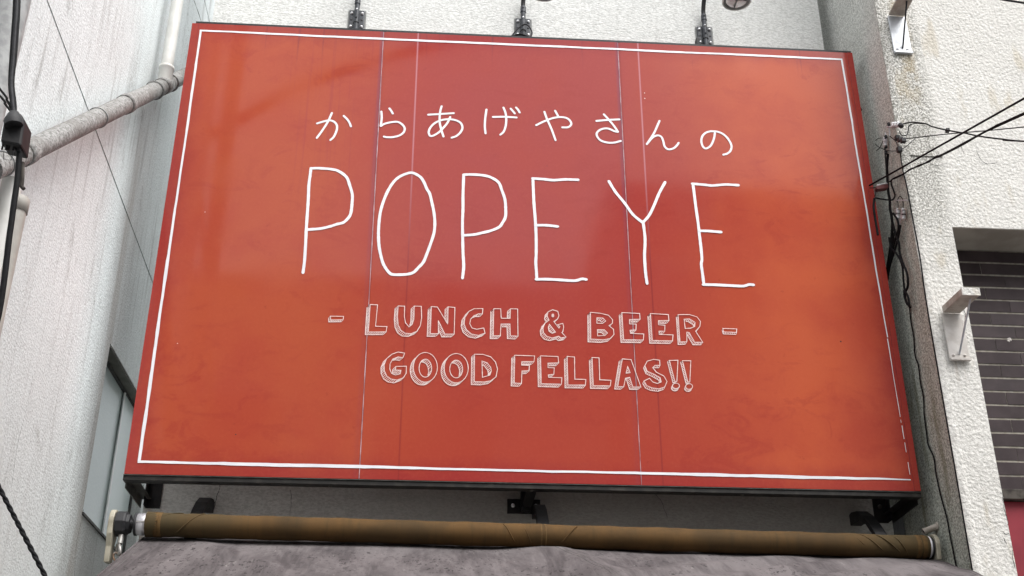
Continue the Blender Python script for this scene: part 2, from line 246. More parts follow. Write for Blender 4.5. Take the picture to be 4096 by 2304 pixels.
# ------------------------------------------------------------------ mesh helpers
class MB:
    def __init__(s): s.v = []; s.f = []; s.sm = []
    def add(s, vs, fs, smooth=False):
        b = len(s.v); s.v += [tuple(v) for v in vs]
        for f in fs: s.f.append([b+i for i in f]); s.sm.append(smooth)
        return s
    def box(s, x0, x1, y0, y1, z0, z1):
        vs = [(x, y, z) for x in (x0, x1) for y in (y0, y1) for z in (z0, z1)]
        return s.add(vs, [(0, 1, 3, 2), (4, 6, 7, 5), (0, 4, 5, 1), (2, 3, 7, 6), (0, 2, 6, 4), (1, 5, 7, 3)])
    def bar(s, a, b, wx, wy, up=(0, 0, 1)):
        a = Vector(a); b = Vector(b); d = (b-a).normalized(); u = Vector(up)
        p = d.cross(u)
        if p.length < 1e-3: p = d.cross(Vector((0, 1, 0)))
        p.normalize(); q = p.cross(d)
        vs = [e+p*i*wx/2+q*j*wy/2 for e in (a, b) for i, j in ((-1, -1), (1, -1), (1, 1), (-1, 1))]
        return s.add(vs, [(0, 1, 2, 3), (7, 6, 5, 4), (0, 4, 5, 1), (1, 5, 6, 2), (2, 6, 7, 3), (3, 7, 4, 0)])
    def tube(s, pts, r, n=10, caps=True):
        pts = [Vector(p) for p in pts]; N = len(pts); rr = r if isinstance(r, (list, tuple)) else [r]*N
        t0 = (pts[1]-pts[0]).normalized(); ref = Vector((0, 0, 1)) if abs(t0.z) < .9 else Vector((0, 1, 0))
        u = t0.cross(ref).normalized(); vs = []
        for i, p in enumerate(pts):
            t = (pts[min(i+1, N-1)]-pts[max(i-1, 0)]).normalized()
            u = (u-t*u.dot(t)).normalized(); v = t.cross(u)
            vs += [p+(u*math.cos(k*2*math.pi/n)+v*math.sin(k*2*math.pi/n))*rr[i] for k in range(n)]
        fs = [(i*n+k, i*n+(k+1) % n, (i+1)*n+(k+1) % n, (i+1)*n+k) for i in range(N-1) for k in range(n)]
        s.add(vs, fs, True)
        if caps: s.add(vs[:n], [tuple(range(n))[::-1]]); s.add(vs[-n:], [tuple(range(n))])
        return s
    def prism(s, poly, off):
        n = len(poly); a = [Vector(p) for p in poly]; b = [p+Vector(off) for p in a]
        return s.add(a+b, [tuple(range(n)), tuple(range(2*n-1, n-1, -1))]+[(i, (i+1) % n, n+(i+1) % n, n+i) for i in range(n)])
    def ring(s, c, ax, R, r, n=20, k=8, e=(1, 1)):
        ax = Vector(ax).normalized(); u = ax.orthogonal().normalized(); v = ax.cross(u); c = Vector(c)
        vs = []; 
        for i in range(n):
            t = 2*math.pi*i/n; d = u*math.cos(t)*e[0]+v*math.sin(t)*e[1]
            vs += [c+d*R+(d.normalized()*math.cos(q*2*math.pi/k)+ax*math.sin(q*2*math.pi/k))*r for q in range(k)]
        return s.add(vs, [(i*k+q, ((i+1) % n)*k+q, ((i+1) % n)*k+(q+1) % k, i*k+(q+1) % k) for i in range(n) for q in range(k)], True)
    def lathe(s, c, ax, prof, n=28):
        """prof: (distance along axis, radius)"""
        ax = Vector(ax).normalized(); u = ax.orthogonal().normalized(); v = ax.cross(u); c = Vector(c); m_ = len(prof)
        vs = [c+ax*h+(u*math.cos(2*math.pi*i/n)+v*math.sin(2*math.pi*i/n))*r for h, r in prof for i in range(n)]
        return s.add(vs, [(j*n+i, j*n+(i+1) % n, (j+1)*n+(i+1) % n, (j+1)*n+i) for j in range(m_-1) for i in range(n)], True)
    def build(s, name, mat, parent=None, bevel=0.0, recalc=True):
        me = bpy.data.meshes.new(name)
        off = Vector((0, 0, 0))
        if parent is not None:
            p = parent
            while p is not None: off += p.location; p = p.parent
        me.from_pydata([tuple(Vector(v)-off) for v in s.v], [], s.f)
        me.polygons.foreach_set('use_smooth', s.sm)
        if recalc:
            bm = bmesh.new(); bm.from_mesh(me); bmesh.ops.recalc_face_normals(bm, faces=bm.faces); bm.to_mesh(me); bm.free()
        me.materials.append(M[mat] if isinstance(mat, str) else mat); me.update()
        o = bpy.data.objects.new(name, me); COL.objects.link(o)
        if parent is not None: o.parent = parent
        if bevel:
            b = o.modifiers.new('bevel', 'BEVEL'); b.width = bevel; b.segments = 2; b.limit_method = 'ANGLE'
        return o

def thing(name, label, cat, loc=(0, 0, 0), group=None):
    o = bpy.data.objects.new(name, None); COL.objects.link(o); o.location = loc; o.empty_display_size = .1
    return tag(o, label, cat, group)
def tag(o, label, cat, group=None):
    o['label'] = label; o['category'] = cat
    if group: o['group'] = group
    return o
def structure(o): o['kind'] = 'structure'; return o
def smooth_pts(pts, n=8):
    """Catmull-Rom through the points"""
    P = [Vector(p) for p in pts]; P = [P[0]*2-P[1]]+P+[P[-1]*2-P[-2]]; out = []
    for i in range(1, len(P)-2):
        a, b, c_, d = P[i-1:i+3]
        for k in range(n):
            t = k/n; out.append(0.5*((2*b)+(c_-a)*t+(2*a-5*b+4*c_-d)*t*t+(3*b-a-3*c_+d)*t**3))
    out.append(P[-2]); return out

# ------------------------------------------------------------------ setting
structure(MB().add([(-80, -80, GZ-.15), (80, -80, GZ-.15), (80, 80, GZ-.15), (-80, 80, GZ-.15)], [(0, 1, 2, 3)]).build('ground', 'paving'))
structure(MB().add([(-60, -8, GZ-.1), (60, -8, GZ-.1), (60, -2.2, GZ-.1), (-60, -2.2, GZ-.1)], [(0, 1, 2, 3)]).build('road', 'asphalt'))
structure(MB().box(-60, 60, -2.2, 4, GZ-.149, GZ).build('pavement', 'paving', bevel=.01))

YW, YF, XR, XL = 0.36, -0.24, 1.80, -1.95
# --- middle building (carries the sign)
shop = thing('shop_building', 'off-white rough-stuccoed shop building between the two neighbours, behind the red sign', 'building', (0, YW, GZ))
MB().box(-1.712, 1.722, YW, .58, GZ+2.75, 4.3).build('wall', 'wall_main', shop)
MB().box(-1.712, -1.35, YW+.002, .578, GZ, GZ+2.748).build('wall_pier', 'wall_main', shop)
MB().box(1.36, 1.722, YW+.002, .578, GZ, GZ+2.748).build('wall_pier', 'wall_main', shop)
MB().box(-.1, .9, .581, 5, GZ, 2.4).build('building_core', 'wall_main', shop)  # unseen core, shaped narrow and low to let sky light into the alley
MB().box(-1.348, 1.358, .56, .577, GZ, GZ+2.74).build('shopfront_back', 'dark_void', shop)
MB().box(-1.73, 1.74, YW-.02, .60, 4.302, 4.36).build('roof', 'soffit', shop)

# cracks in the plaster below the sign (thin dark grooves, raised paint lips)
def crack(u_pts, wdt, plane, val, parent, mat='dark_trim', name='crack', n=4):
    pts = smooth_pts([at(u, v, plane, val) for u, v in u_pts], n); pts = [p+Vector([random.uniform(-.002, .002) for _ in range(3)]) for p in pts]
    for p in pts: p[plane] = val-.0006
    mb = MB(); wv = [wdt*random.uniform(.4, 1) for _ in pts]
    mb.tube(pts, wv, 5); return mb.build(name, mat, parent)
crack([(882, 1930), (879, 1955), (868, 1985), (860, 2018), (850, 2050)], .0018, 1, YW, shop)
crack([(2623, 1960), (2625, 1980), (2645, 2005), (2658, 2040), (2668, 2068)], .0018, 1, YW, shop)
crack([(870, 2023), (920, 2028), (980, 2030), (1060, 2034), (1160, 2046)], .0022, 1, YW+.0015, shop, 'wall_main', 'paint_lip')
crack([(1160, 1960), (1165, 2000), (1158, 2060)], .001, 1, YW, shop)
crack([(2720, 2080), (2800, 2084), (2880, 2086), (2960, 2090), (3040, 2102)], .002, 1, YW+.0012, shop, 'wall_main', 'paint_lip')
MB().box(-1.42, -1.36, YW-.012, YW+.01, .095, .13).build('plaster_chip', 'plaster_dirty', shop, bevel=.004)

# --- left building
lb = thing('left_building', 'white streaky stucco side wall of the neighbouring building on the left', 'building', (XL, 0, GZ))
WY0, WY1, WZ0, WZ1 = 0.275, 1.30, -0.095, 0.715
def lwall(y0, y1, z0, z1): return MB().box(XL-.16, XL, y0, y1, z0, z1).build('wall', 'wall_left', lb)
JZ = lambda y: 1.47
# wall is cast in two lifts with a recessed joint
jt = .006
def lslab(name, y0, y1, zb, zt):
    mb = MB(); mb.add([(XL-.16, y0, zb(y0)), (XL, y0, zb(y0)), (XL, y1, zb(y1)), (XL-.16, y1, zb(y1)),
                       (XL-.16, y0, zt(y0)), (XL, y0, zt(y0)), (XL, y1, zt(y1)), (XL-.16, y1, zt(y1))],
                      [(0, 1, 2, 3), (4, 5, 6, 7), (0, 1, 5, 4), (1, 2, 6, 5), (2, 3, 7, 6), (3, 0, 4, 7)])
    return mb.build(name, 'wall_left', lb)
pj0, pj1 = at(188, 0, 0, XL), at(610, 1128, 0, XL)
jl = lambda y: pj0.z+(pj1.z-pj0.z)*(y-pj0.y)/(pj1.y-pj0.y)
cst = lambda c_: (lambda y: c_)
Y0, Y1 = -1.72, 6.0
lslab('wall', Y0, Y1, lambda y: jl(y)+jt, cst(3.42))
lslab('wall', Y0, Y1, cst(3.432), cst(4.9))
lslab('wall', Y0, WY0, cst(GZ), lambda y: jl(y)-jt)
lslab('wall', WY1, Y1, cst(GZ), lambda y: jl(y)-jt)
lslab('wall', WY0, WY1, cst(WZ1), lambda y: jl(y)-jt)
lslab('wall', WY0, WY1, cst(GZ), cst(WZ0))
MB().box(XL-.155, XL-.006, Y0+.02, Y1-.02, jl(0)-.25, jl(0)+.25).build('joint_backing', 'dark_trim', lb)
MB().box(XL-4, XL-.165, Y0-.0, Y1, GZ, 4.8).build('building_core', 'wall_left', lb)
MB().box(XL-.15, XL-.006, Y0+.02, Y1-.02, 3.40, 3.46).build('joint_backing', 'dark_trim', lb)
# vertical front joint strip (near corner) continues left of the frame
win = MB().box(XL-.09, XL-.05, WY0, WY1, WZ0, WZ0+.02); win.box(XL-.09, XL-.05, WY0, WY1, WZ1-.02, WZ1)
win.box(XL-.09, XL-.05, WY0, WY0+.03, WZ0+.02, WZ1-.02).box(XL-.09, XL-.05, WY1-.03, WY1, WZ0+.02, WZ1-.02)
fr = win.build('window', 'dark_trim', lb, bevel=.002)
YM = at(458, 1860, 0, XL-.052).y
MB().box(XL-.072, XL-.066, WY0+.03, YM, WZ0+.02, WZ1-.02).build('pane', 'frosted', fr)
MB().box(XL-.064, XL-.058, YM, WY1-.03, WZ0+.02, WZ1-.02).build('pane', 'frosted', fr)
MB().box(XL-.0575, XL-.052, YM-.014, YM+.010, WZ0+.012, WZ1-.012).build('mullion', 'white_metal', fr, bevel=.002)
MB().box(XL-.05, XL-.004, WY0, WY1, WZ1-.010, WZ1-.001).build('window_head', 'lintel_grey', fr)
MB().box(XL-.05, XL+.008, WY0-.006, WY1, WZ0-.010, WZ0+.003).build('window_sill', 'dark_trim', fr, bevel=.002)
# hairline cracks and small holes
crack([(334, 2040), (322, 2100), (305, 2180), (298, 2304)], .0014, 0, XL, lb)
crack([(380, 960), (375, 1100), (378, 1240), (384, 1330)], .0010, 0, XL, lb)
crack([(132, 1500), (105, 1640), (70, 1780), (45, 1950)], .0012, 0, XL, lb)
crack([(775, 0), (790, 40), (806, 90)], .003, 0, XL, lb, n=3)

# --- right building: front wall, side return, tiled recess
rb = thing('right_building', 'cream lumpy-stucco building on the right with brown tiled recess and grey stained side wall', 'building', (XR, YF, GZ))
OX, OZT, OZB = 1.972, 1.212, -3.0
def rbox(x0, x1, y0, y1, z0, z1, nm='wall', mt='wall_right'): return MB().box(x0, x1, y0, y1, z0, z1).build(nm, mt, rb)
rbox(XR, OX, YF, 0.10, GZ, 4.6); rbox(OX, 6.0, YF, 0.10, OZT, 4.6)
rbox(OX+.002, 6.0, YF+.002, .10, OZT-.004, OZT-.001, 'soffit', 'soffit')
# the side return is its own skin (weathered render)
MB().box(XR-.012, XR-.001, YF+.012, 7.0, GZ, 4.6).build('side_wall', 'wall_return', rb)
MB().box(XR, 6.0, 0.101, 7.0, 1.3, 4.55).build('building_core', 'wall_return', rb)
MB().box(XR, OX, 0.101, 7.0, GZ, 1.299).build('building_core', 'wall_return', rb)
# raised weathered strip on the pier face, wavy arris of the corner
mb = MB(); N = 150
for i in range(N+1):
    z = -1.2+i*(3.0+1.2)/N; a = .004+.004*random.random()
    mb.v += [(XR-.014-a*.5, YF-.002, z), (XR+.006, YF-.004-a, z), (XR+.03, YF-.001, z)]
for i in range(N):
    for k in range(2): mb.f.append([i*3+k, i*3+k+1, i*3+k+4, i*3+k+3]); mb.sm.append(True)
mb.build('corner_arris', 'wall_right', rb)
rbox(XR+.012, XR+.19, YF-.006, YF-.0005, 1.60, 4.5, 'raised_strip', 'wall_right')
for pts in ([(4008, 1985), (4014, 2010), (4018, 2040), (4030, 2075), (4032, 2100)], [(4012, 2125), (4025, 2138), (4036, 2134)], [(4014, 2150), (4020, 2165), (4028, 2178)], [(4048, 2200), (4052, 2240), (4060, 2270)], [(3850, 1230), (3862, 1262), (3858, 1300)]):
    crack(pts, .0016, 1, YF, rb, name='crack')
for pts in ([(3700, 640), (3740, 660), (3790, 652)], [(3905, 600), (3925, 640), (3950, 655), (3990, 650)], [(3850, 565), (3846, 590), (3855, 612)]):
    crack(pts, .0010, 1, YF, rb, name='crack')
YT = -0.03; PZ = .0668; ZT0 = 1.2065
MB().box(OX, 6.0, YT+.0018, .099, -.03, OZT-.006).build('mortar_bed', 'mortar', rb)
tm = {}
for k in (0, 1):
    me = bpy.data.meshes.new('tile'); hx, hz = .1063, .0284
    b = MB().box(-hx, hx, 0, .012, -hz, hz); me.from_pydata(b.v, [], b.f); me.materials.append(M['tile' if k == 0 else 'tile_b']); tm[k] = me
row = 0; z = ZT0
while z > .02:
    zc = z-PZ/2; off = 0.0 if row % 2 == 0 else -.1075
    for j in range(-2, 12):
        xc = 2.29+off+.215*(j+.5)
        if xc-.104 < OX+.002:
            if xc+.104 < OX+.03: continue
            x0 = OX+.004; x1 = xc+.1063
            t = MB().box(x0, x1, YT, YT+.012, zc-.0284, zc+.0284).build('tile', 'tile', rb)
        else:
            t = bpy.data.objects.new('tile', tm[random.random() < .35]); COL.objects.link(t); t.parent = rb
            t.location = Vector((xc+random.uniform(-.001, .001), YT-random.uniform(0, .0016), zc+random.uniform(-.0006, .0006)))-Vector(rb.location)
            t.rotation_euler = (random.uniform(-.012, .012), 0, random.uniform(-.002, .002))
    z -= PZ; row += 1
MB().box(OX, 6, YT-.035, .09, z-.05, z-.004).build('lintel', 'lintel', rb, bevel=.003)
MB().box(OX, 6, YT-.005, .09, GZ, z-.054).build('red_panel', 'red_panel', rb)
# paint splash on one tile
mb = MB(); sp0 = at(4037, 1357, 1, YT-.003)
for _ in range(9):
    a = sp0+Vector((random.uniform(-.008, .010), 0, random.uniform(-.010, .010)))
    mb.lathe(a, (0, 1, 0), [(0, .0005), (-.0008, random.uniform(.002, .005)), (.003, .006)], 7)
mb.build('paint_splash', 'plaster', rb)

# concrete/steel sign brackets left on the right-hand pier
def arm_bracket(label, xa, xb, ztop, zbot, yend, thick, mats, dx=0.0):
    t = thing('wall_bracket', label, 'bracket', ((xa+xb)/2, YF, zbot), 'old sign brackets on the right-hand pier')
    MB().box(xa-.004, xb+.008, YF-.016, YF-.0065, zbot, ztop).build('back_plate', mats[0], t, bevel=.002)
    MB().box(xa-.002, xb+.010, YF-.024, YF-.0062, zbot-.008, zbot+.004).build('plate_lip', mats[0], t, bevel=.001)
    # the arm leans slightly to the right as it comes out
    poly = [(xa, YF-.016, ztop), (xb, YF-.016, ztop), (xb+dx, yend, ztop+.004), (xa+dx, yend, ztop+.004)]
    MB().prism(poly, (0, 0, thick)).build('arm', mats[1], t, bevel=.003)
    if mats[2]: MB().box(xa+dx-.001, xb+dx+.001, yend-.006, yend-.0005, ztop+.001, ztop+thick+.005).build('arm_end', mats[2], t, bevel=.001)
    xm = (xa+xb)/2
    MB().tube([(xm+.002, YF-.017, zbot+.022), (xm+dx*.8+.012, yend+.03, ztop+.002)], .0045, 8).build('stay_rod', mats[3], t)
    for s_ in (-1, 1): MB().lathe((xm+s_*.026, YF-.016, zbot+.016), (0, -1, 0), [(0, .007), (.006, .006), (.007, 0)], 10).build('bolt', mats[4], t)
    return t
arm_bracket('grey galvanised bracket with wall plate and thin stay rod, at the top right', 1.838, 1.920, 2.441, 2.212, -.40, .012, ('zinc', 'plaster_dirty', None, 'cable_grey', 'bolt'))
arm_bracket('cream-painted bracket with thick stubby shelf arm and rod, beside the brown tiles', 1.845, 1.925, .752, .530, -.435, .034, ('plaster', 'plaster_dirty', 'wall_right', 'zinc', 'plaster'), .016)

# --- across the street, seen only as reflections in the sign and as a light block
def opposite(name, label, x0, x1, y, h, mt, wins):
    t = thing(name, label, 'building', ((x0+x1)/2, y, GZ))
    MB().box(x0, x1, y-6, y, GZ, h).build('wall', mt, t)
    MB().box(x0-.1, x1+.1, y-6.1, y+.12, h, h+.18).build('roof', 'opp_wall_b', t)
    for (a, b, c_, d) in wins:
        f = MB().box(a, b, y+.001, y+.04, c_, d).build('window', 'white_metal', t)
        MB().box(a+.06, b-.06, y+.041, y+.05, c_+.06, d-.06).build('pane', 'opp_glass', f)
opposite('opposite_building', 'low grey-beige building across the street, behind the viewer', -14, 1.75, -9, 5.3, 'opp_wall',
         [(-3.8, -2.2, 2.2, 3.9), (-1.2, .4, 2.2, 3.9), (-6.5, -4.9, 2.2, 3.9)])
opposite('opposite_building', 'tall pale-clad building across the street, behind the viewer to the right', 2.0, 12, -9.2, 7.0, 'opp_wall_b',
         [(2.6, 4.0, 4.6, 6.0), (5.0, 6.4, 4.6, 6.0), (2.6, 4.0, 1.6, 3.0)])
mb = MB(); pts = smooth_pts([(a.x, -3.0, a.z) for a in (at(u, v, 1, 3.0) for u, v in ((-1500, 1150), (200, 720), (763, 572), (1240, 330), (1670, 205), (2600, 20), (5200, -300)))], 6)
mb.tube(pts, .045, 8); tag(mb.build('street_cable', 'cable'), 'thick telephone cable strung over the street, mirrored in the sign', 'cable')

# ------------------------------------------------------------------ signboard
SW, SH = 1.725, 2.394
sg = thing('shop_sign', 'large orange-red printed shop signboard with white lettering, faded in the middle', 'sign', (0, 0, 0))
def sheet(x0, x1, nm='face_panel'): return MB().box(x0, x1, 0, .004, 0, SH).build(nm, 'sign', sg)
sheet(-SW, -.7505-.0) ; sheet(-.7355, .470); sheet(.4830, 1.698)
# fix: panels meet at slightly leaning joints, covered by the sealant beads
def bead(x_top, x_bot, w_, nm, mt, y=-.0012):
    mb = MB(); n = 40; vs = []
    for i in range(n+1):
        t = i/n; x = x_bot+(x_top-x_bot)*t; a = w_*random.uniform(.55, 1.1); zz = SH*t*.9985+.001
        vs += [(x-a, y+.003, zz), (x, y, zz), (x+a, y+.003, zz)]
    mb.add(vs, [(i*3+k, i*3+k+1, i*3+k+4, i*3+k+3) for i in range(n) for k in (0, 1)], True); return mb.build(nm, mt, sg, recalc=True)
MB().box(-.7506, -.7354, .0015, .0038, .001, SH-.001).build('joint_strip', 'sign', sg)
MB().box(.4699, .4831, .0015, .0038, .001, SH-.001).build('joint_strip', 'sign', sg)
bead(-.749, -.737, .0026, 'joint_sealant', 'seal'); bead(.4715, .4835, .0026, 'joint_sealant', 'seal')
MB().box(1.698, SW, -.003, .004, .0005, SH-.0005).build('edge_return', 'sign', sg)
MB().box(1.6955, 1.698, -.0008, -.0001, .001, SH-.001).build('edge_fold', 'crease', sg)
# frame behind the sheet
MB().box(-1.708, 1.722, .0045, .045, SH-.004, SH+.016).build('top_rail', 'black', sg)
MB().box(-1.728, 1.728, .0045, .049, -.026, -.0015).build('bottom_rail', 'frame', sg, bevel=.0015)
MB().box(-1.72, 1.72, .0045, .009, -.0014, .03).build('bottom_rail_web', 'frame', sg)
MB().add([(-1.727, -.0005, -.0035), (1.727, -.0005, -.0035), (1.727, .006, -.001), (-1.727, .006, -.001)], [(0, 1, 2, 3)]).box(-1.727, 1.727, -.001, .0042, -.0045, -.0022).build('drip_lip', 'frame_inner', sg)
for s_ in (-1, 1):
    MB().box(s_*1.722-.003, s_*1.722+.003, .0045, .045, .0, SH-.005).build('side_rail', 'frame', sg)
    for zz in (-.024, SH-.03):
        a = MB(); x0 = s_*1.726; a.box(min(x0, x0-s_*.045), max(x0, x0-s_*.045), .0495, YW-.004, zz+.018, zz+.0225).box(min(x0, x0-s_*.0045), max(x0, x0-s_*.0045), .0495, YW-.004, zz-.022, zz+.0178)
        a.build('support_arm', 'frame_inner' if s_ < 0 else 'frame', sg)
    xa = s_*1.70
    MB().box(min(xa-.002, xa-s_*.062), max(xa+.002, xa-s_*.062), YW-.008, YW-.001, -.046, 2.60).build('wall_post', 'black', sg)
    MB().box(xa-.0025, xa+.0025, YW-.05, YW-.0085, -.044, 2.60).build('wall_post', 'black', sg)
    for zz in (.10, .03):
        if s_ > 0 or zz > .05: MB().lathe((xa-s_*.032, YW-.008, zz), (0, -1, 0), [(0, .010), (.008, .010), (.010, .004), (.011, 0)], 8).build('bolt', 'bolt' if zz > .05 else 'frame_inner', sg)
# middle support
MB().box(-.018, .028, YW-.05, YW-.012, -.034, SH).build('wall_post', 'black', sg)
mp = MB().box(-.078, .074, YW-.011, YW-.001, -.038, .030).build('post_plate', 'black', sg, bevel=.002)
for xx in (-.052, .052): MB().lathe((xx, YW-.011, -.002), (0, -1, 0), [(0, .010), (.007, .009), (.009, 0)], 8).build('bolt', 'bolt', mp)
MB().box(-.010, .030, .0495, YW-.052, -.020, .004).build('support_arm', 'black', sg)
for xx in (-.86, .005, .93): MB().lathe((xx, .026, -.026), (0, 0, -1), [(0, .008), (.004, .007), (.006, 0)], 8).build('bolt', 'frame_inner', sg)

# --- print: everything below is flat vinyl on the sheet, strokes as thin ribbons
def s2(u, v): p = at(u, v, 1, 0); return (p.x, p.z)
REG = {'a': (1150, 350, 950/2576), 'b': (2000, 350, 1050/2576), 'c': (1150, 620, 1000/2576), 'd': (2050, 650, 1050/2576), 'e': (1250, 1180, 900/2576), 'f': (2050, 1180, 950/2576)}
def conv(reg, pts): ox, oy, k = REG[reg]; return [s2(ox+u*k, oy+v*k) for u, v in pts]
def cr2(pts, n=5, closed=False):
    P = [Vector((*p, 0)) for p in pts]
    if closed:
        out = []; m_ = len(P)
        for i in range(m_):
            a, b, c_, d = P[i-1], P[i], P[(i+1) % m_], P[(i+2) % m_]
            for k in range(n):
                t = k/n; q = 0.5*((2*b)+(c_-a)*t+(2*a-5*b+4*c_-d)*t*t+(3*b-a-3*c_+d)*t**3); out.append((q.x, q.y))
        return out
    return [(q.x, q.y) for q in smooth_pts(P, n)]
def ribbon(mb, pts, w_, y, closed=False, wob=0.0, cap=True, widths=None):
    n = len(pts)
    if n < 2: return
    L_, R_ = [], []
    for i in range(n):
        p = Vector(pts[i])
        if closed: d0 = Vector(pts[i])-Vector(pts[i-1]); d1 = Vector(pts[(i+1) % n])-p
        else: d0 = p-Vector(pts[max(i-1, 0)]); d1 = Vector(pts[min(i+1, n-1)])-p
        if d0.length < 1e-7: d0 = d1
        if d1.length < 1e-7: d1 = d0
        if d0.length < 1e-7: continue
        d0.normalize(); d1.normalize(); t = d0+d1
        t = t.normalized() if t.length > .2 else d1
        nn = Vector((-t.y, t.x)); c_ = max(.55, abs(nn.dot(Vector((-d1.y, d1.x)))))
        ww = (widths[i] if widths else w_)/2*(1+random.uniform(-wob, wob))/c_
        a, b = p+nn*ww, p-nn*ww
        if not closed and cap and i == 0: a0, b0 = p+nn*ww*.5-t*w_*.42, p-nn*ww*.5-t*w_*.42; L_.append(a0); R_.append(b0)
        L_.append(a); R_.append(b)
        if not closed and cap and i == n-1: L_.append(p+nn*ww*.5+t*w_*.42); R_.append(p-nn*ww*.5+t*w_*.42)
    m_ = len(L_); vs = [(a.x, y, a.y) for a in L_]+[(b.x, y, b.y) for b in R_]
    fs = [(i, m_+i, m_+(i+1) % m_, (i+1) % m_) for i in range(m_ if closed else m_-1)]
    mb.add(vs, fs)

def resample(pts, step):
    out = [pts[0]]
    for a, b in zip(pts, pts[1:]):
        L0 = math.hypot(b[0]-a[0], b[1]-a[1]); k = max(1, round(L0/step))
        for i in range(1, k+1): out.append((a[0]+(b[0]-a[0])*i/k, a[1]+(b[1]-a[1])*i/k))
    return out
# white border line
cTL, cTR, cBR, cBL = s2(803, 123), s2(3366, 238), s2(3642, 1919), s2(557, 1847)
def border(a, b, wf, y, seed, ext=0.0):
    random.seed(seed); pts = resample([a, b], .03); n = len(pts); mb = MB(); ws = []; cur = 1.0; out = []
    for i, p in enumerate(pts):
        cur += random.uniform(-.22, .22)*(1.0 if random.random() < .3 else .2); cur = max(.78, min(1.2, cur)); ws.append(max(.0006, wf(i/(n-1))*cur))
    d = Vector((b[0]-a[0], b[1]-a[1])).normalized(); nn = Vector((-d.y, d.x)); wv = 0
    for p in pts: wv = wv*.8+random.uniform(-.0007, .0007); out.append((p[0]+nn.x*wv, p[1]+nn.y*wv))
    ribbon(mb, out, .01, y, widths=ws, cap=False); return mb.build('border_line', 'print_white', sg, recalc=False)
border((cTL[0]-.005, cTL[1]), (cTR[0]+.004, cTR[1]), lambda t: .0105, -.0020, 3)
border((cBL[0]-.006, cBL[1]), cBR, lambda t: .0125 if t < .9 else .0125*(1-(t-.9)*7), -.0020, 4)
border(cBL, cTL, lambda t: .0125, -.0024, 5)
right = cTR, cBR
def rp(t): return (cTR[0]+(cBR[0]-cTR[0])*t, cTR[1]+(cBR[1]-cTR[1])*t)
border(rp(0), rp(.70), lambda t: .0095*(1-.45*t), -.0024, 6)
border(rp(.703), rp(.872), lambda t: .0046*(1-.45*t), -.0024, 7)
for a, b, w_ in ((.878, .884, .002), (.890, .918, .0035), (.925, .945, .003), (.965, .99, .0028)): border(rp(a), rp(b), lambda t, w_=w_: w_, -.0024, 8)

random.seed(11)
LAY = [-.0018, -.0021, -.0024, -.0027, -.0030, -.0033]
def glyph(reg, strokes, wz, mat, wob, nm='letter', smooth=True, label=None):
    k = REG[reg][2]; mb = MB()
    for i, st_ in enumerate(strokes):
        closed = st_[0] == 'c'
        pts = conv(reg, st_[1:] if closed else st_)
        if smooth and len(pts) > 2: pts = cr2(pts, 5, closed)
        elif not smooth: pts = resample(pts+([pts[0]] if closed else []), .022); pts = pts[:-1] if closed else pts
        ribbon(mb, pts, wz, LAY[i], closed, wob)
    o = mb.build(nm, mat, sg, recalc=False)
    if label: o['label'] = label
    return o
KW = .0108
kana = {
 'か': ('a', [[(320,392),(400,368),(455,358),(500,370),(530,400),(538,440),(525,490),(500,540),(465,572)], [(482,278),(440,370),(380,465),(318,550)], [(610,310),(650,350),(675,390),(688,425)]]),
 'ら': ('a', [[(1105,228),(1125,255),(1142,285)], [(1018,262),(1022,330),(1012,422)], [(1014,420),(1045,400),(1110,382),(1190,375),(1240,400),(1270,440),(1262,485),(1220,520),(1150,540),(1080,542),(1045,535)]]),
 'あ': ('a', [[(1525,297),(1650,290),(1805,280)], [(1672,205),(1655,270),(1650,370),(1665,450),(1692,535)], [(1765,322),(1735,385),(1690,440),(1640,490),(1580,525),(1545,525),(1530,490)], [(1530,490),(1545,445),(1590,395),(1660,360),(1750,347),(1830,360),(1880,390),(1897,440),(1875,490),(1830,530),(1780,548)]]),
 'げ': ('a', [[(2158,240),(2145,330),(2140,420),(2148,500)], [(2228,322),(2350,320),(2485,328)], [(2342,220),(2362,270),(2372,330),(2368,410),(2345,480),(2308,515)], [(2420,232),(2445,260),(2465,285)], [(2478,220),(2500,245),(2518,275)]]),
 'や': ('b', [[(355,372),(430,335),(520,302),(600,292),(660,305),(695,340),(695,370),(665,392),(610,393)], [(435,240),(460,310),(505,410),(545,520)], [(540,230),(560,265),(572,290)]]),
 'さ': ('b', [[(945,330),(1060,320),(1172,315)], [(1018,265),(1060,310),(1115,375),(1157,436)], [(1157,438),(1120,430),(1060,405),(1000,410),(955,440),(950,475),(985,520),(1050,542),(1120,543),(1185,527)]]),
 'ん': ('b', [[(1565,328),(1510,450),(1440,558)], [(1450,545),(1500,490),(1550,472),(1585,490),(1602,530),(1615,580),(1650,608),(1700,600),(1735,570),(1752,545)]]),
 'の': ('b', [[(2108,445),(2102,490),(2085,540),(2060,580),(2020,600),(1990,580),(1975,530),(1985,480),(2020,445),(2070,430)], [(2065,431),(2130,435),(2190,460),(2240,510),(2270,570),(2262,620),(2230,650),(2190,662)]])}
for ch, (rg, st_) in kana.items(): glyph(rg, st_, KW, 'print_white', .03, 'kana_letter')
PW = .0140
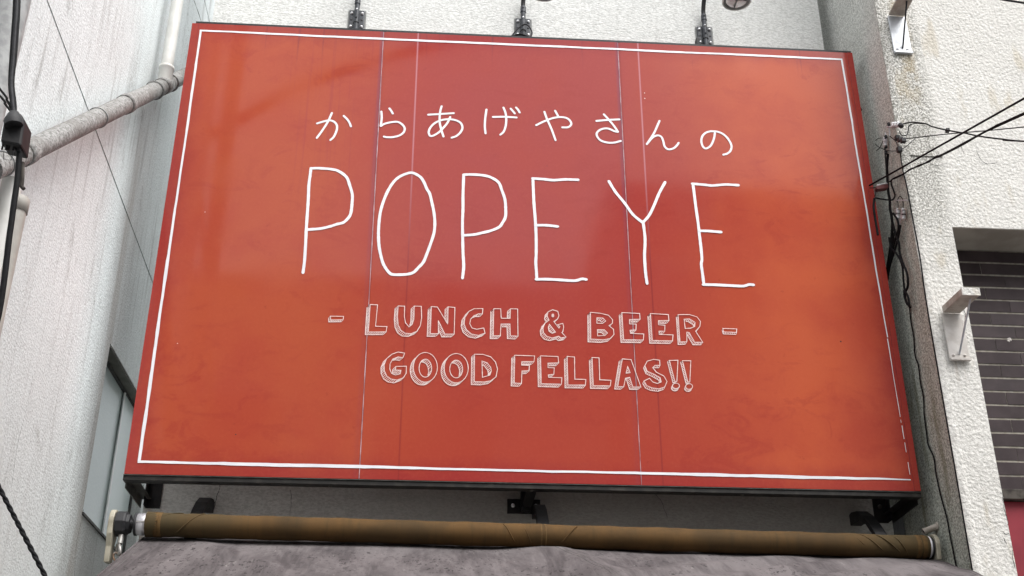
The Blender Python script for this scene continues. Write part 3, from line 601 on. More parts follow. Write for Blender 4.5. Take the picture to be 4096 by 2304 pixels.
big = [('c', [[(160,1215),(175,1100),(185,950),(195,750),(205,600),(215,450),(220,320),(235,200),(242,140)], [(240,140),(320,138),(450,148),(530,170),(608,230),(640,310),(668,410),(665,500),(655,590),(635,640),(580,695),(510,715),(430,740),(340,760),(205,771)]]),
 ('c', [['c',(1285,185),(1365,225),(1405,280),(1435,350),(1465,400),(1490,500),(1510,600),(1518,700),(1510,800),(1480,900),(1440,1010),(1400,1105),(1350,1160),(1300,1210),(1235,1230),(1150,1235),(1080,1232),(1040,1205),(990,1130),(965,1050),(945,950),(938,850),(940,740),(955,600),(985,490),(1030,380),(1085,290),(1140,235),(1210,200)]]),
 ('c', [[(1803,1270),(1815,1150),(1808,1000),(1805,850),(1803,700),(1808,550),(1808,420),(1812,300),(1815,205)], [(1813,205),(1900,203),(2020,212),(2100,235),(2175,285),(2210,370),(2240,460),(2248,560),(2245,640),(2215,700),(2180,745),(2100,780),(2000,805),(1920,822),(1815,830)]]),
 ('d', [[(200,158),(203,240),(210,400),(220,520),(228,640),(232,760),(232,900),(228,980),(235,1080),(238,1150)], [(195,158),(300,165),(400,175),(520,168),(645,172)], [(225,618),(330,618),(445,630)], [(230,1148),(350,1148),(480,1155),(610,1162),(680,1145),(725,1150)]]),
 ('d', [[(945,185),(1010,290),(1100,400),(1180,510),(1275,590)], [(1497,195),(1440,300),(1385,430),(1340,520),(1285,585)], [(1280,580),(1298,720),(1300,800),(1295,920),(1305,1080),(1320,1190)]]),
 ('d', [[(1770,210),(1785,330),(1800,450),(1820,590),(1835,720),(1850,850),(1858,950),(1852,1000),(1865,1100),(1878,1203)], [(1762,210),(1880,220),(1960,228),(2090,218),(2217,225)], [(1835,672),(1930,675),(2048,685)], [(1868,1200),(2000,1203),(2140,1210),(2260,1215),(2320,1200),(2366,1203)]])]
for rg, st_ in big: glyph(rg, st_, PW, 'print_white', .07, 'big_letter', smooth=True)

# outlined block letters with hatched drop sides
def ell(cx, cy, rx, ry, n=26): return [(cx+rx*math.cos(2*math.pi*i/n), cy+ry*math.sin(2*math.pi*i/n)) for i in range(n)]
def inside(p, poly):
    r = False; x, y = p
    for (x0, y0), (x1, y1) in zip(poly, poly[1:]+poly[:1]):
        if (y0 > y) != (y1 > y) and x < (x1-x0)*(y-y0)/(y1-y0)+x0: r = not r
    return r
def block(reg, outer, holes=(), off=(-34, 32), curved=False):
    outer = conv(reg, outer); holes = [conv(reg, h) for h in holes]; k = REG[reg][2]
    o0 = s2(2000, 1400); o1 = s2(2000+off[0]*k, 1400+off[1]*k); D = (o1[0]-o0[0], o1[1]-o0[1])
    if curved: outer = cr2(outer, 3, True)
    solid = lambda p: inside(p, outer) and not any(inside(p, h) for h in holes)
    mb = MB(); W1 = .0033
    for lp in [outer]+holes:
        lp2 = resample(lp+[lp[0]], .008)[:-1]
        ribbon(mb, lp2, W1, -.0026, True, .18)
        # swept edge: drop line and hatching wherever it is not behind the face
        run = []; acc = 0; n = len(lp2)
        for i in range(n+1):
            p = lp2[i % n]; q = (p[0]+D[0], p[1]+D[1]); nudge = (p[0]+D[0]*.12, p[1]+D[1]*.12)
            hid_q = solid(q) or (lp is not outer and not inside(q, lp)); start_ok = not solid(nudge) and (lp is outer or inside(nudge, lp))
            if not hid_q and start_ok: run.append(q)
            else:
                if len(run) > 1: ribbon(mb, run, W1, -.0022, False, .1, cap=False)
                run = []
            if start_ok:
                acc += .008
                if acc >= .0078:
                    acc = 0; t = 1.0
                    for s_ in range(2, 11):
                        r = (p[0]+D[0]*s_/10, p[1]+D[1]*s_/10)
                        if solid(r) or (lp is not outer and not inside(r, lp)): t = (s_-1)/10; break
                    jx = random.uniform(-.0012, .0012)
                    nrm_ = .35  # hatch strokes run nearly along the drop direction but flatter
                    ribbon(mb, [(p[0], p[1]), (p[0]+D[0]*t*.98+jx, p[1]+D[1]*t*.98)], .0026, -.0018, False, .1, cap=False)
        if len(run) > 1: ribbon(mb, run, W1, -.0022, False, .1, cap=False)
        # visible drop corners
    return mb.build('block_letter', 'print_pink', sg, recalc=False)
B = block
B('e', [(205,245),(357,247),(350,287),(208,289)], off=(-20, 22))
B('e', [(660,112),(745,115),(722,360),(853,365),(842,425),(640,425)])
B('e', [(980,128),(1055,130),(1052,250),(1065,320),(1105,368),(1140,340),(1160,280),(1165,130),(1245,132),(1250,260),(1235,350),(1195,420),(1130,445),(1060,440),(1010,405),(980,340),(972,250)])
B('e', [(1360,135),(1430,140),(1548,335),(1552,138),(1630,145),(1622,450),(1515,450),(1440,295),(1442,445),(1348,445)])
B('e', [(1950,158),(1945,220),(1900,218),(1850,238),(1810,280),(1800,330),(1825,380),(1880,395),(1960,380),(1975,440),(1900,465),(1820,450),(1760,400),(1735,330),(1745,260),(1790,190),(1850,160)])
B('e', [(2075,160),(2155,160),(2160,268),(2262,270),(2265,160),(2348,162),(2352,475),(2265,470),(2260,335),(2158,335),(2150,470),(2068,470)])
B('e', [(1055,668),(1035,720),(980,712),(920,735),(888,790),(885,850),(905,900),(950,918),(1005,905),(1012,865),(950,862),(955,820),(1075,818),(1072,900),(1040,950),(970,975),(900,965),(850,930),(822,870),(820,800),(850,730),(910,680),(980,655)])
B('e', ell(1292, 830, 138, 170), [ell(1292, 840, 72, 103)]); B('e', ell(1645, 840, 138, 168), [ell(1645, 850, 74, 101)])
B('e', [(1855,680),(1950,682),(2040,710),(2095,770),(2118,850),(2100,940),(2040,985),(1960,998),(1852,995)], [[(1940,758),(2000,780),(2040,830),(2048,870),(2030,920),(1945,945)]])
B('e', [(2315,692),(2543,700),(2535,765),(2395,765),(2395,805),(2483,808),(2478,870),(2398,872),(2392,1015),(2308,1010)])
B('f', [(435,162),(490,180),(503,225),(490,260),(448,290),(503,362),(513,345),(490,325),(545,310),(555,350),(545,400),(535,410),(580,458),(525,468),(500,450),(430,468),(370,450),(335,410),(330,360),(350,310),(395,275),(375,230),(385,185)], [ell(437, 225, 11, 16, 12), [(400,320),(465,405),(430,418),(395,395),(388,350)]], off=(-30, 30))
f_off = (-31, 30)
B('f', [(845,190),(950,200),(1040,222),(1085,270),(1082,310),(1045,335),(1095,375),(1100,430),(1060,475),(980,488),(848,480)], [[(915,250),(980,252),(1010,285),(975,310),(915,308)], [(920,378),(995,380),(1030,415),(1000,442),(922,445)]], f_off)
B('f', [(1185,193),(1378,203),(1383,265),(1268,268),(1268,315),(1340,318),(1338,382),(1275,385),(1278,418),(1423,425),(1418,490),(1205,488)], (), f_off)
B('f', [(1495,203),(1690,215),(1695,280),(1583,280),(1583,325),(1652,330),(1650,395),(1588,395),(1590,430),(1740,435),(1735,500),(1515,495)], (), f_off)
B('f', [(1795,215),(1920,215),(2000,240),(2038,290),(2030,345),(1985,395),(2062,515),(1975,515),(1915,410),(1890,405),(1890,510),(1815,512)], [[(1860,265),(1920,262),(1980,300),(1975,345),(1930,362),(1872,365)]], (-22, 28))
B('f', [(2280,365),(2430,370),(2428,408),(2290,403)], (), (-8, 22))
B('f', [(303,662),(493,670),(500,738),(385,742),(385,790),(452,792),(448,862),(388,868),(390,895),(535,900),(530,970),(310,965)], (), f_off)
B('f', [(592,668),(672,675),(675,915),(795,918),(790,980),(600,978)], (), f_off)
B('f', [(862,680),(938,684),(945,922),(1067,927),(1060,988),(875,985)], (), f_off)
B('f', [(1190,695),(1285,703),(1392,1000),(1305,1000),(1270,895),(1225,905),(1205,998),(1140,995)], [[(1248,775),(1275,845),(1232,850)]], (-36, 26))
B('f', [(1595,710),(1598,765),(1545,765),(1520,790),(1560,840),(1640,880),(1675,940),(1650,1000),(1590,1020),(1510,1010),(1455,985),(1425,935),(1485,905),(1520,945),(1570,962),(1612,945),(1600,900),(1530,860),(1460,830),(1435,770),(1460,720),(1530,700)], (), (-16, 26))
B('f', [(1700,712),(1793,710),(1782,938),(1760,940)], (), (-22, 14)); B('f', ell(1772, 988, 38, 30, 16), (), (-14, 24))
B('f', [(1842,715),(1933,715),(1922,945),(1900,945)], (), (-22, 14)); B('f', ell(1914, 994, 38, 30, 16), (), (-14, 24))
# small chips and bird marks on the print
for u, v, r, mt in ((710, 1374, .0024, 'print_pink'), (943, 1738, .003, 'black'), (3363, 1366, .004, 'black'), (2188, 664, .0022, 'black'), (820, 848, .0022, 'print_pink'), (2578, 372, .003, 'print_pink'), (2579, 394, .0035, 'print_pink')):
    p = at(u, v, 1, 0); MB().lathe((p.x, -.0004, p.z), (0, -1, 0), [(0, r), (.0006, r*.8), (.0009, 0)], 7).build('paint_chip', mt, sg)

# ------------------------------------------------------------------ gooseneck lamps over the sign
def lamp(label, bx, bz, hx, extra=None):
    t = thing('gooseneck_lamp', label, 'lamp', (bx, YW, bz), 'gooseneck lamps above the sign')
    y = YW-.001; P = Vector((bx, 0, bz))
    MB().box(bx-.048, bx+.052, y-.006, y, bz-.078, bz+.070).build('gasket', 'lamp_seal', t, bevel=.003)
    pl = MB().box(bx-.040, bx+.042, y-.016, y-.0065, bz-.072, bz+.064).build('wall_plate', 'bracket', t, bevel=.004)
    for sx in (-.028, .030):
        for sz in (.040, -.052): MB().lathe((bx+sx, y-.016, bz+sz), (0, -1, 0), [(0, .009), (.006, .008), (.009, .004), (.0095, 0)], 10).build('screw', 'bolt', pl)
        MB().lathe((bx+sx, y-.0162, bz-.004), (0, -1, 0), [(0, .0065), (.0006, .0062), (.0007, 0)], 10).build('screw_hole', 'black', pl)
    MB().tube([(bx+.001, y-.026, bz-.088), (bx+.001, y-.028, bz+.10)], .0135, 14).build('socket_tube', 'bracket', t)
    MB().ring((bx+.001, y-.0265, bz-.035), (0, 0, 1), .0135, .0035, 16, 6).build('clamp_ring', 'black', t)
    for zz in (.052, -.002): MB().lathe((bx, y-.040, bz+zz), (0, -1, 0), [(0, .006), (.004, .005), (.005, 0)], 8).build('set_screw', 'bolt' if zz > 0 else 'bracket', t)
    MB().tube([(bx+.001, y-.028, bz+.095), (bx+.001, y-.028, bz+.135)], [.0165, .0150], 14).build('collar', 'bracket', t)
    MB().lathe((bx, y-.044, bz+.118), (0, -1, 0), [(0, .006), (.002, .005), (.0022, 0)], 8).build('set_screw', 'cable_grey', t)
    hy, hz = -.05, 2.665
    pts = smooth_pts([(bx+.001, y-.028, bz+.12), (bx+.001, y-.034, bz+.17), (bx+(hx-bx)*.10, y-.070, bz+.25), (bx+(hx-bx)*.35, y-.16, bz+.36), (bx+(hx-bx)*.7, y-.28, bz+.40), (bx+(hx-bx)*.95, hy+.04, bz+.33), (hx, hy+.005, bz+.20), (hx, hy, hz+.15)], 8)
    MB().tube(pts, .0125, 12).build('arm', 'black', t)
    ax = Vector((0, .06, -1)).normalized(); c_ = Vector((hx, hy, hz))
    MB().lathe(c_-ax*.16, ax, [(0, .0), (.0, .022), (.04, .026), (.055, .045), (.10, .064), (.142, .072), (.16, .074)], 30).build('lamp_shade', 'black', t)
    MB().lathe(c_-ax*.012, ax, [(-.01, .0745), (.0, .0775), (.016, .0775), (.020, .074), (.014, .069)], 34).build('rim', 'lamp_rim', t)
    MB().lathe(c_, ax, [(.004, .0695), (.003, .060), (.0, .056)], 34).build('lens_gasket', 'lamp_seal', t)
    MB().lathe(c_, ax, [(.001, .058), (.008, .050), (.013, .038), (.016, .02), (.017, .0)], 30).build('lens', 'lens', t)
    MB().box(hx-.012, hx-.004, hy-.030, hy+.032, hz-.022, hz-.015).build('bulb_clip', 'lamp_seal', t)
    return t
lamp('leftmost gooseneck lamp over the sign, only its straight stem and wall plate showing', -.925, 2.744, -.905)
lamp('middle gooseneck lamp over the sign, with a loose wire looped over its plate', .002, 2.741, .085)
lamp('rightmost gooseneck lamp over the sign, its round glass face in view', 1.033, 2.744, 1.115)
loop = smooth_pts([at(u, v, 1, YW-.06) for u, v in ((2028, 152), (2045, 145), (2065, 122), (2085, 103), (2100, 97), (2115, 104), (2127, 125), (2126, 140), (2120, 154))], 6)
tag(MB().tube(loop, .0042, 8).build('loose_wire', 'cable_grey'), 'thin grey wire looped over the middle lamp plate above the sign', 'wire')
lp = smooth_pts([at(u, v, 1, YW-.07) for u, v in ((2048, 148), (2062, 141), (2085, 138), (2105, 145), (2120, 150), (2148, 154))], 6)
tag(MB().tube(lp, .006, 8).build('cord', 'cable'), 'short black cord lying along the top edge of the sign by the middle lamp', 'wire')
p = at(2786, 172, 1, YW-.03)
jb = tag(MB().box(p.x-.008, p.x+.012, YW-.06, YW-.02, 2.62, p.z+.015).build('junction_box', 'black', bevel=.003), 'tiny black box peeping over the sign left of the rightmost lamp', 'junction box')

# ------------------------------------------------------------------ rolled rain curtain
rc = thing('rolled_curtain', 'brown canvas curtain rolled on a long tube under the sign', 'rolled curtain', (0, 0, -.24))
LZ, RZ = -.2155, -.2495; xa, xb = -1.600, 1.713; ry = 0.0
zc = lambda x: LZ+(RZ-LZ)*(x-xa)/(xb-xa)
pts = []; rr = []; n = 110
for i in range(n+1):
    x = xa+(xb-xa)*i/n; pts.append((x, ry+.0015*math.sin(x*9), zc(x))); w1 = .0495+.0012*math.sin(x*23+1)+.0008*math.sin(x*61)
    if x < xa+.06: w1 += .002
    rr.append(w1)
MB().tube(pts, rr, 28).build('rolled_canvas', 'brown_canvas', rc)
for x in (-1.585, -1.558, -1.545, .040, .058, 1.665, 1.69): MB().lathe((x, ry, zc(x)), (1, 0, 0), [(-.010, .0500), (-.008, .0520), (.008, .0520), (.010, .0500)] if x not in (.04, .058) else [(-.004, .0495), (-.002, .0512), (.002, .0512), (.004, .0495)], 28).build('seam_band', 'brown_seam', rc)
# diagonal wrap folds
def fold(x0, dx, th0, th1, r=.0032):
    q = [(x0+dx*t/14, ry-math.cos(th0+(th1-th0)*t/14)*.0492, zc(x0)+math.sin(th0+(th1-th0)*t/14)*.0492) for t in range(15)]
    MB().tube(q, [r*.3]+[r]*13+[r*.3], 8).build('fold', 'brown_canvas', rc)
fold(-1.475, .115, -1.0, 1.25); fold(-1.545, .09, .3, 1.5, .0022); fold(.12, .075, -.9, .9, .0026); fold(-.07, -.05, -.9, .9, .0026); fold(.0, -.03, -1.0, .4, .002)
fold(1.50, -.10, -.6, 1.2, .003); fold(1.58, -.10, -.8, 1.0, .0026); fold(1.62, -.06, -1.1, .7, .002); fold(1.42, -.05, -.2, .9, .002)
MB().lathe((-1.638, ry, zc(xa)), (1, 0, 0), [(0, .040), (.001, .0455), (.034, .0455), (.036, .045)], 30).build('tube_end', 'alu', rc)
MB().box(-1.636, -1.602, ry-.0475, ry-.040, zc(xa)-.003, zc(xa)+.001).build('tube_rib', 'steel', rc)
MB().lathe((-1.648, ry, zc(xa)), (1, 0, 0), [(0, 0), (0, .047), (.009, .047), (.009, 0)], 30).build('flange', 'rubber', rc)
MB().lathe((-1.668, ry, zc(xa)), (1, 0, 0), [(0, .0), (0, .022), (.008, .016), (.02, .016)], 16).build('shaft', 'rubber', rc)
gb = MB().lathe((-1.722, ry, zc(xa)), (1, 0, 0), [(0, 0), (0, .054), (.034, .054), (.042, .050), (.042, .044), (.056, .040), (.056, 0)], 8); gb.sm = [False]*len(gb.f)
gb.build('gearbox', 'rubber', rc, bevel=.002)
# cream mounting arm behind the gearbox: rounded head, tapering waisted tail
z0 = zc(xa); prof = []
for k in range(13): a = math.pi*k/12; prof.append((ry-.050*math.cos(a), z0+.004+.054*math.sin(a)))
prof += [(ry+.045, z0-.05), (ry+.028, z0-.09), (ry+.03, z0-.16), (ry-.026, z0-.165), (ry-.030, z0-.10), (ry-.048, z0-.05)]
MB().prism([(-1.748, y, z) for y, z in prof], (.022, 0, 0)).build('mounting_arm', 'cream', rc, bevel=.004)
MB().tube([(-1.695, ry-.012, z0-.05), (-1.694, ry-.02, z0-.088)], .0115, 12).build('crank_eye_stem', 'steel', rc)
MB().ring((-1.695, ry-.022, z0-.112), (1, .5, .1), .022, .0075, 20, 8, (1.4, .75)).build('crank_eye', 'steel', rc)
MB().ring((-1.690, ry-.028, z0-.150), (.3, 1, .1), .022, .0048, 20, 8, (.7, 1.3)).build('hook_link', 'rust', rc)
MB().tube(smooth_pts([(-1.681, ry-.03, z0-.135), (-1.676, ry-.03, z0-.165), (-1.684, ry-.03, z0-.22)], 5), .005, 8).build('hook_rod', 'rust', rc)
# right end
MB().lathe((1.711, ry, zc(xb)), (1, 0, 0), [(0, .044), (.001, .0475), (.010, .0475), (.012, .0)], 30).build('tube_end', 'print_white', rc)
MB().lathe((1.724, ry, zc(xb)), (1, 0, 0), [(0, .0), (.0, .045), (.008, .045), (.008, 0)], 30).build('flange', 'rubber', rc)
prof = []
z1 = zc(xb)
for k in range(13): a = math.pi*k/12; prof.append((ry-.052*math.cos(a), z1+.004+.052*math.sin(a)))
prof += [(ry+.04, z1-.06), (ry-.040, z1-.062)]
MB().prism([(1.734, y, z) for y, z in prof], (.020, 0, 0)).build('mounting_arm', 'cream', rc, bevel=.004)
for x in (-1.425, .061, 1.545):        # curved wall brackets that hold the tube
    q = [(YW-.001, -.010), (YW-.03, -.006), (.26, -.020), (.19, -.060), (.13, -.11), (.07, -.17), (.045, -.20), (.03, -.235), (.02, -.25), (.045, -.262), (.075, -.22), (.11, -.165), (.17, -.105), (.24, -.07), (YW-.001, -.062)]
    MB().prism([(x-.026, y, z) for y, z in q], (.052, 0, 0)).build('wall_clip', 'black', rc, bevel=.002)
    MB().lathe((x-.004, .235, -.045), (0, -.7, .7), [(0, .009), (.004, .008), (.006, 0)], 8).build('bolt', 'frame_inner', rc)

# ------------------------------------------------------------------ awning below
aw = thing('awning', 'weathered mauve-grey canvas awning sloping down over the shopfront, mould-spotted', 'awning', (0, .1, -.6))
import mathutils.noise as mn
def awz(x, y):
    t = (.10-y); z = -.240-t*(.485-.030*(x+1.6))-(x+1.6)*.008
    z += .010*math.sin(t*5)*math.exp(-abs(x-.05)*1.2)+.006*mn.noise(Vector((x*2.2, y*3, 0)))
    d = abs(x-.045-.35*(t-.1)); z += .036*math.exp(-(d/.12)**2)*max(0, min(1, t*4))      # tent seam ridge
    z += .016*math.exp(-(((x+1.45)-.8*t)/.07)**2)*max(0, min(1, t*4))
    z += .011*math.sin((x*1.0+t*1.6)*16)*math.exp(-((x-1.0)/.7)**2)*max(0, min(1, t*3))
    return z
nx, ny = 150, 70; vs = []; fs = []
for j in range(ny+1):
    y = .21-1.66*j/ny
    for i in range(nx+1):
        x = -1.625+(1.735+1.625)*i/nx+.0; vs.append((x, y, awz(x, y)))
for j in range(ny):
    for i in range(nx): a = j*(nx+1)+i; fs.append((a, a+1, a+nx+2, a+nx+1))
cv = MB(); cv.add(vs, fs, True); cvo = cv.build('canvas', 'canvas', aw, recalc=False)
so_ = cvo.modifiers.new('solid', 'SOLIDIFY'); so_.thickness = .002
def seam(fx, nm='seam', r=.0022, mt='canvas', lift=.001):
    q = [(fx(y), y, awz(fx(y), y)+lift) for y in [.20-1.63*k/60 for k in range(61)]]
    return MB().tube(q, r, 6).build(nm, mt, aw)
seam(lambda y: -1.621, 'hem', .0045, lift=.0); seam(lambda y: -1.598, 'hem', .002); seam(lambda y: -1.588, 'stitch', .0016, 'dark_trim')
seam(lambda y: 1.731, 'hem', .0045, lift=.0); seam(lambda y: 1.71, 'hem', .002); seam(lambda y: 1.70, 'stitch', .0016, 'dark_trim')
seam(lambda y: .035+.35*(.0-y), 'stitch', .0020, 'dark_trim'); seam(lambda y: .058+.35*(.0-y), 'stitch', .0020, 'dark_trim')
MB().tube([(-1.64, -1.46, awz(-1.6, -1.45)-.02), (1.75, -1.46, awz(1.7, -1.45)-.02)], .022, 14).build('front_bar', 'white_metal', aw)
mb = MB(); nv = 160
for i in range(nv+1):
    x = -1.625+3.36*i/nv; zt = awz(x, -1.45)-.035; mb.v += [(x, -1.470, zt), (x, -1.472, zt-.13-.03*abs(math.sin(x*9)))]
for i in range(nv): mb.f.append([i*2, i*2+1, i*2+3, i*2+2]); mb.sm.append(True)
mb.build('valance', 'canvas', aw)
for x in (-1.5, 1.6): MB().bar((x, YW-.01, -1.25), (x, -1.44, awz(x, -1.45)-.03), .025, .025).build('support_arm', 'white_metal', aw)

# ------------------------------------------------------------------ pipes
dp = thing('corner_downpipe', 'dark grey ribbed downpipe in the corner under the right end of the sign', 'pipe', (1.76, .42, GZ))
MB().box(1.728, 1.782, .37, .43, GZ, .02).build('pipe', 'pvc_grey', dp, bevel=.004)
for x in (1.738, 1.748, 1.758, 1.768): MB().box(x-.002, x+.002, .366, .3695, GZ, .018).build('rib', 'pvc_grey', dp)
MB().box(1.724, 1.786, .362, .434, .021, .04).build('coupling', 'grey_pipe', dp, bevel=.005)
a, b = at(3722, 2125, 0, XR-.012), at(3775, 2113, 0, XR-.012)
e1 = Vector((XR-.10, (a.y+b.y)/2-.02, (a.z+b.z)/2+.0)); 
st = thing('pipe_stub', 'short grey drain stub sticking out of the stained side wall', 'pipe', (XR-.012, .07, -.155))
p0 = Vector((XR-.013, .035, -.148)); p1 = Vector((XR-.075, .042, -.170))
MB().tube([p0, p1], .0135, 14, caps=False).build('outer_pipe', 'plaster_dirty', st); MB().tube([p0, p1+Vector((.004, 0, .001))], .0105, 12).build('bore', 'dark_trim', st)
MB().lathe(p0, (-1, 0, 0), [(0, .0), (0, .022), (.004, .018), (.006, .014)], 14).build('collar', 'plaster_dirty', st)

# big sloping drain on the left wall with its ivory branch
XP = XL+.075
sp = thing('sloping_drainpipe', 'mould-speckled thick drainpipe sloping up across the white left wall', 'pipe', (XP, -.3, 1.6))
A, Bp = at(-40, 678, 0, XP), at(770, 288, 0, XP); R0 = .0405
MB().tube([A+(Bp-A)*t for t in (0, .25, .5, .75, 1)], R0, 24).build('pipe', 'old_pipe', sp)
def along(u): # point of the pipe axis at image column u
    lo, hi = 0.0, 1.0
    for _ in range(40):
        mid = (lo+hi)/2; q = A+(Bp-A)*mid-CP
        uu = 2048+CF*q.dot(CR)/q.dot(_f)
        if uu < u: lo = mid
        else: hi = mid
    return A+(Bp-A)*lo
dv = (Bp-A).normalized()
def sleeve(u, ln, r, mt='old_pipe', nm='coupling'):
    c_ = along(u); return MB().lathe(c_-dv*ln/2, dv, [(0, R0), (0, r), (ln*.5, r+.001), (ln, r), (ln, R0)], 26).build(nm, mt, sp)
sleeve(100, .075, R0+.005); sleeve(505, .07, R0+.005); sleeve(655, .13, R0+.004, 'old_pipe'); sleeve(618, .010, R0+.0075); sleeve(680, .010, R0+.0075)
for u in (390, 8):
    c_ = along(u); w_ = Vector((XL, c_.y, c_.z))
    MB().tube([w_+Vector((0, .10, .02)), c_+Vector((-.02, .04, .03))], .006, 8).build('wall_clip', 'zinc', sp)
    MB().ring(c_, dv, R0+.002, .003, 24, 6).build('strap', 'grey_pipe', sp)
J = along(655)
bp = thing('branch_pipe', 'ivory plastic pipe rising from the joint of the sloping drainpipe', 'pipe', tuple(J))
top = Vector((XP, J.y, 6.5))
MB().tube([J+Vector((0, 0, .085)), top], .0315, 22).build('pipe', 'pvc', bp)
MB().lathe(J+Vector((0, 0, .0)), (0, 0, 1), [(0, .030), (.03, .036), (.10, .037), (.104, .040), (.118, .040), (.12, .032)], 24).build('socket', 'pvc', bp)

# pipes at the far left, close to the street
def vpipe(label, u, v, x, r, mt, z0, z1, fit=()):
    c_ = at(u, v, 0, x); t = thing('wall_pipe', label, 'pipe', (x, c_.y, z0), None)
    MB().tube([(x, c_.y, z0), (x, c_.y, z1)], r, 22).build('pipe', mt, t)
    for zz in fit: MB().lathe((x, c_.y, zz-.02), (0, 0, 1), [(0, r), (0, r+.005), (.04, r+.005), (.04, r)], 22).build('coupling', mt, t)
    return t
vpipe('thick grey flaking vertical pipe at the top left corner', 55, 2, XL+.10, .052, 'grey_pipe', GZ, 7, (2.2,))
t = vpipe('beige vertical pipe with a collar, below the black cable box', 52, 900, XL+.085, .034, 'pvc_beige', GZ, .545, ())
c_ = at(52, 900, 0, XL+.085)
MB().lathe((XL+.085, c_.y, .49), (0, 0, 1), [(0, .034), (0, .038), (.05, .038), (.055, .034)], 22).build('collar', 'pvc_beige', t)
vpipe('pale vertical pipe at the left frame edge, behind the thick black cable', -2, 960, XL+.06, .034, 'pvc', GZ, .60, ())

# ------------------------------------------------------------------ cables on the left
def cable(label, pts, plane, val, r, mt='cable', n=6, nm='cable', group=None, cat='cable'):
    q = smooth_pts([at(u, v, plane, (val[i] if isinstance(val, (list, tuple)) else val)) for i, (u, v) in enumerate(pts)], n)
    return tag(MB().tube(q, r, 9).build(nm, mt), label, cat, group)
YC = -1.98
cable('outermost black cable dropping from the top edge into the black box at the left', [(90, -1500), (72, -500), (60, 0), (54, 110), (47, 220), (41, 330), (46, 395), (52, 460)], 1, YC, .0062)
cable('middle black cable dropping into the black box at the left', [(100, -1500), (81, -500), (68, 0), (61, 110), (54, 220), (45, 330), (50, 400), (56, 460)], 1, YC-.005, .0055, 'cable_grey')
cable('right-hand black cable of the bundle dropping into the black box at the left', [(108, -1500), (88, -500), (75, 0), (69, 110), (61, 220), (50, 330), (58, 410), (60, 460)], 1, YC, .0060)
cable('thin black lead curving from the left frame edge into the black box', [(-700, -150), (-200, 180), (0, 384), (20, 415), (45, 447)], 1, YC-.004, .0036)
cable('second thin black lead from the left frame edge, above the other', [(-700, -220), (-200, 130), (4, 362), (28, 400), (48, 440)], 1, YC+.004, .0036)
cb = thing('cable_box', 'black splice box with grey rubber gland where the left cables end', 'junction box', tuple(at(56, 520, 1, YC)))
outl = [(16, 465), (33, 452), (46, 444), (84, 453), (98, 478), (83, 582), (0, 565)]
poly = [at(u, v, 1, YC-.03) for u, v in outl]
MB().prism(poly, (0, .075, 0)).build('box', 'black', cb, bevel=.006)
q = [at(u, v, 1, YC-.035) for u, v in ((55, 503), (54, 485), (56, 462), (57, 450))]
MB().tube(q, [.026, .027, .019, .013], 18).build('gland', 'rubber', cb)
for k, u in enumerate((8, 22, 34, 50, 62, 72, 80)):
    a = at(u+3, 566+.16*u, 1, YC-.01-.006*(k % 2)); b = at(u+(2 if k % 2 else -1), 598+.1*u, 1, YC-.008)
    MB().tube([a, (a+b)/2+Vector((.002, 0, 0)), b], .0038 if k % 2 else .0028, 7).build('terminal_stub', 'black' if k % 2 else 'cable_grey', cb)
q = [at(u, v, 1, YC-.028) for u, v in ((15, 610), (14, 636), (44, 641), (58, 600))]
MB().tube(q, .0010, 6).build('tie_wire', 'cable_grey', cb)
cable('thick black cable hanging below the black box and out past the left edge', [(80, 560), (78, 610), (73, 680), (67, 740), (55, 822), (46, 890), (36, 959), (23, 1072), (10, 1170), (-6, 1263), (-30, 1370), (-110, 1900), (-180, 2700)], 1, YC, .0085)
cable('short frayed dark rag of cable beside the thick one, under the drainpipe', [(90, 650), (91, 690), (88, 735), (86, 745), (96, 756)], 1, YC+.03, .0055, 'lintel')
# twisted cable at the lower left, nearer to the viewer
A1, A2 = at(-40, 1880, 1, -2.3), at(215, 2370, 1, -2.3); A1, A2 = A1+(A1-A2)*4, A2+(A2-A1)*1.5
tw = thing('twisted_cable', 'black twisted cable crossing the lower left corner', 'cable', tuple((A1+A2)/2))
for ph in (0, math.pi):
    q = []; d = (A2-A1); nn = d.cross(Vector((0, 1, 0))).normalized(); 
    for i in range(781):
        t_ = i/780; q.append(A1+d*t_+nn*.0018*math.cos(t_*312+ph)+Vector((0, 1, 0))*.0018*math.sin(t_*312+ph))
    MB().tube(q, .0040, 8).build('strand', 'cable', tw)

# ------------------------------------------------------------------ cables on the right side wall
XS = XR-.025
def zc5(pts): return [(3300+u*.483, 600+v*.483) for u, v in pts]
grp = 'cable bundle on the grey side wall'
wirs = [
 ('thick black riser cable on the side wall above the bundle', [(3552, 615), (3548, 660), (3550, 720), (3553, 765), (3559, 800), (3560, 835), (3566, 862), (3569, 905), (3565, 965), (3553, 1050), (3544, 1110), (3538, 1160)], .0068),
 ('black cable of the bundle that bows right then dives behind the sign', [(3573, 853), (3590, 880), (3594, 914), (3580, 962), (3563, 1035), (3549, 1107), (3540, 1160)], .0055),
 ('black cable of the bundle running furthest down to the coil end', [(3568, 880), (3580, 928), (3595, 972), (3600, 1015), (3614, 1059), (3628, 1093), (3632, 1141), (3620, 1175), (3625, 1208), (3641, 1230)], .0058),
 ('black cable starting at the left of the bundle and twisting down its end', [(3556, 950), (3565, 991), (3590, 1020), (3609, 1064), (3614, 1122), (3619, 1160), (3633, 1189), (3638, 1223)], .0050),
 ('black cable leaving the porcelain knobs and diving left behind the sign', [(3602, 900), (3596, 938), (3580, 1000), (3561, 1059), (3550, 1122)], .0050),
 ('thin black cable of the bundle close to the sign edge', [(3578, 930), (3568, 986), (3558, 1045), (3546, 1102)], .0045),
 ('black cable loop hanging lowest in the bundle end', [(3616, 1160), (3618, 1190), (3630, 1215), (3640, 1228)], .0045)]
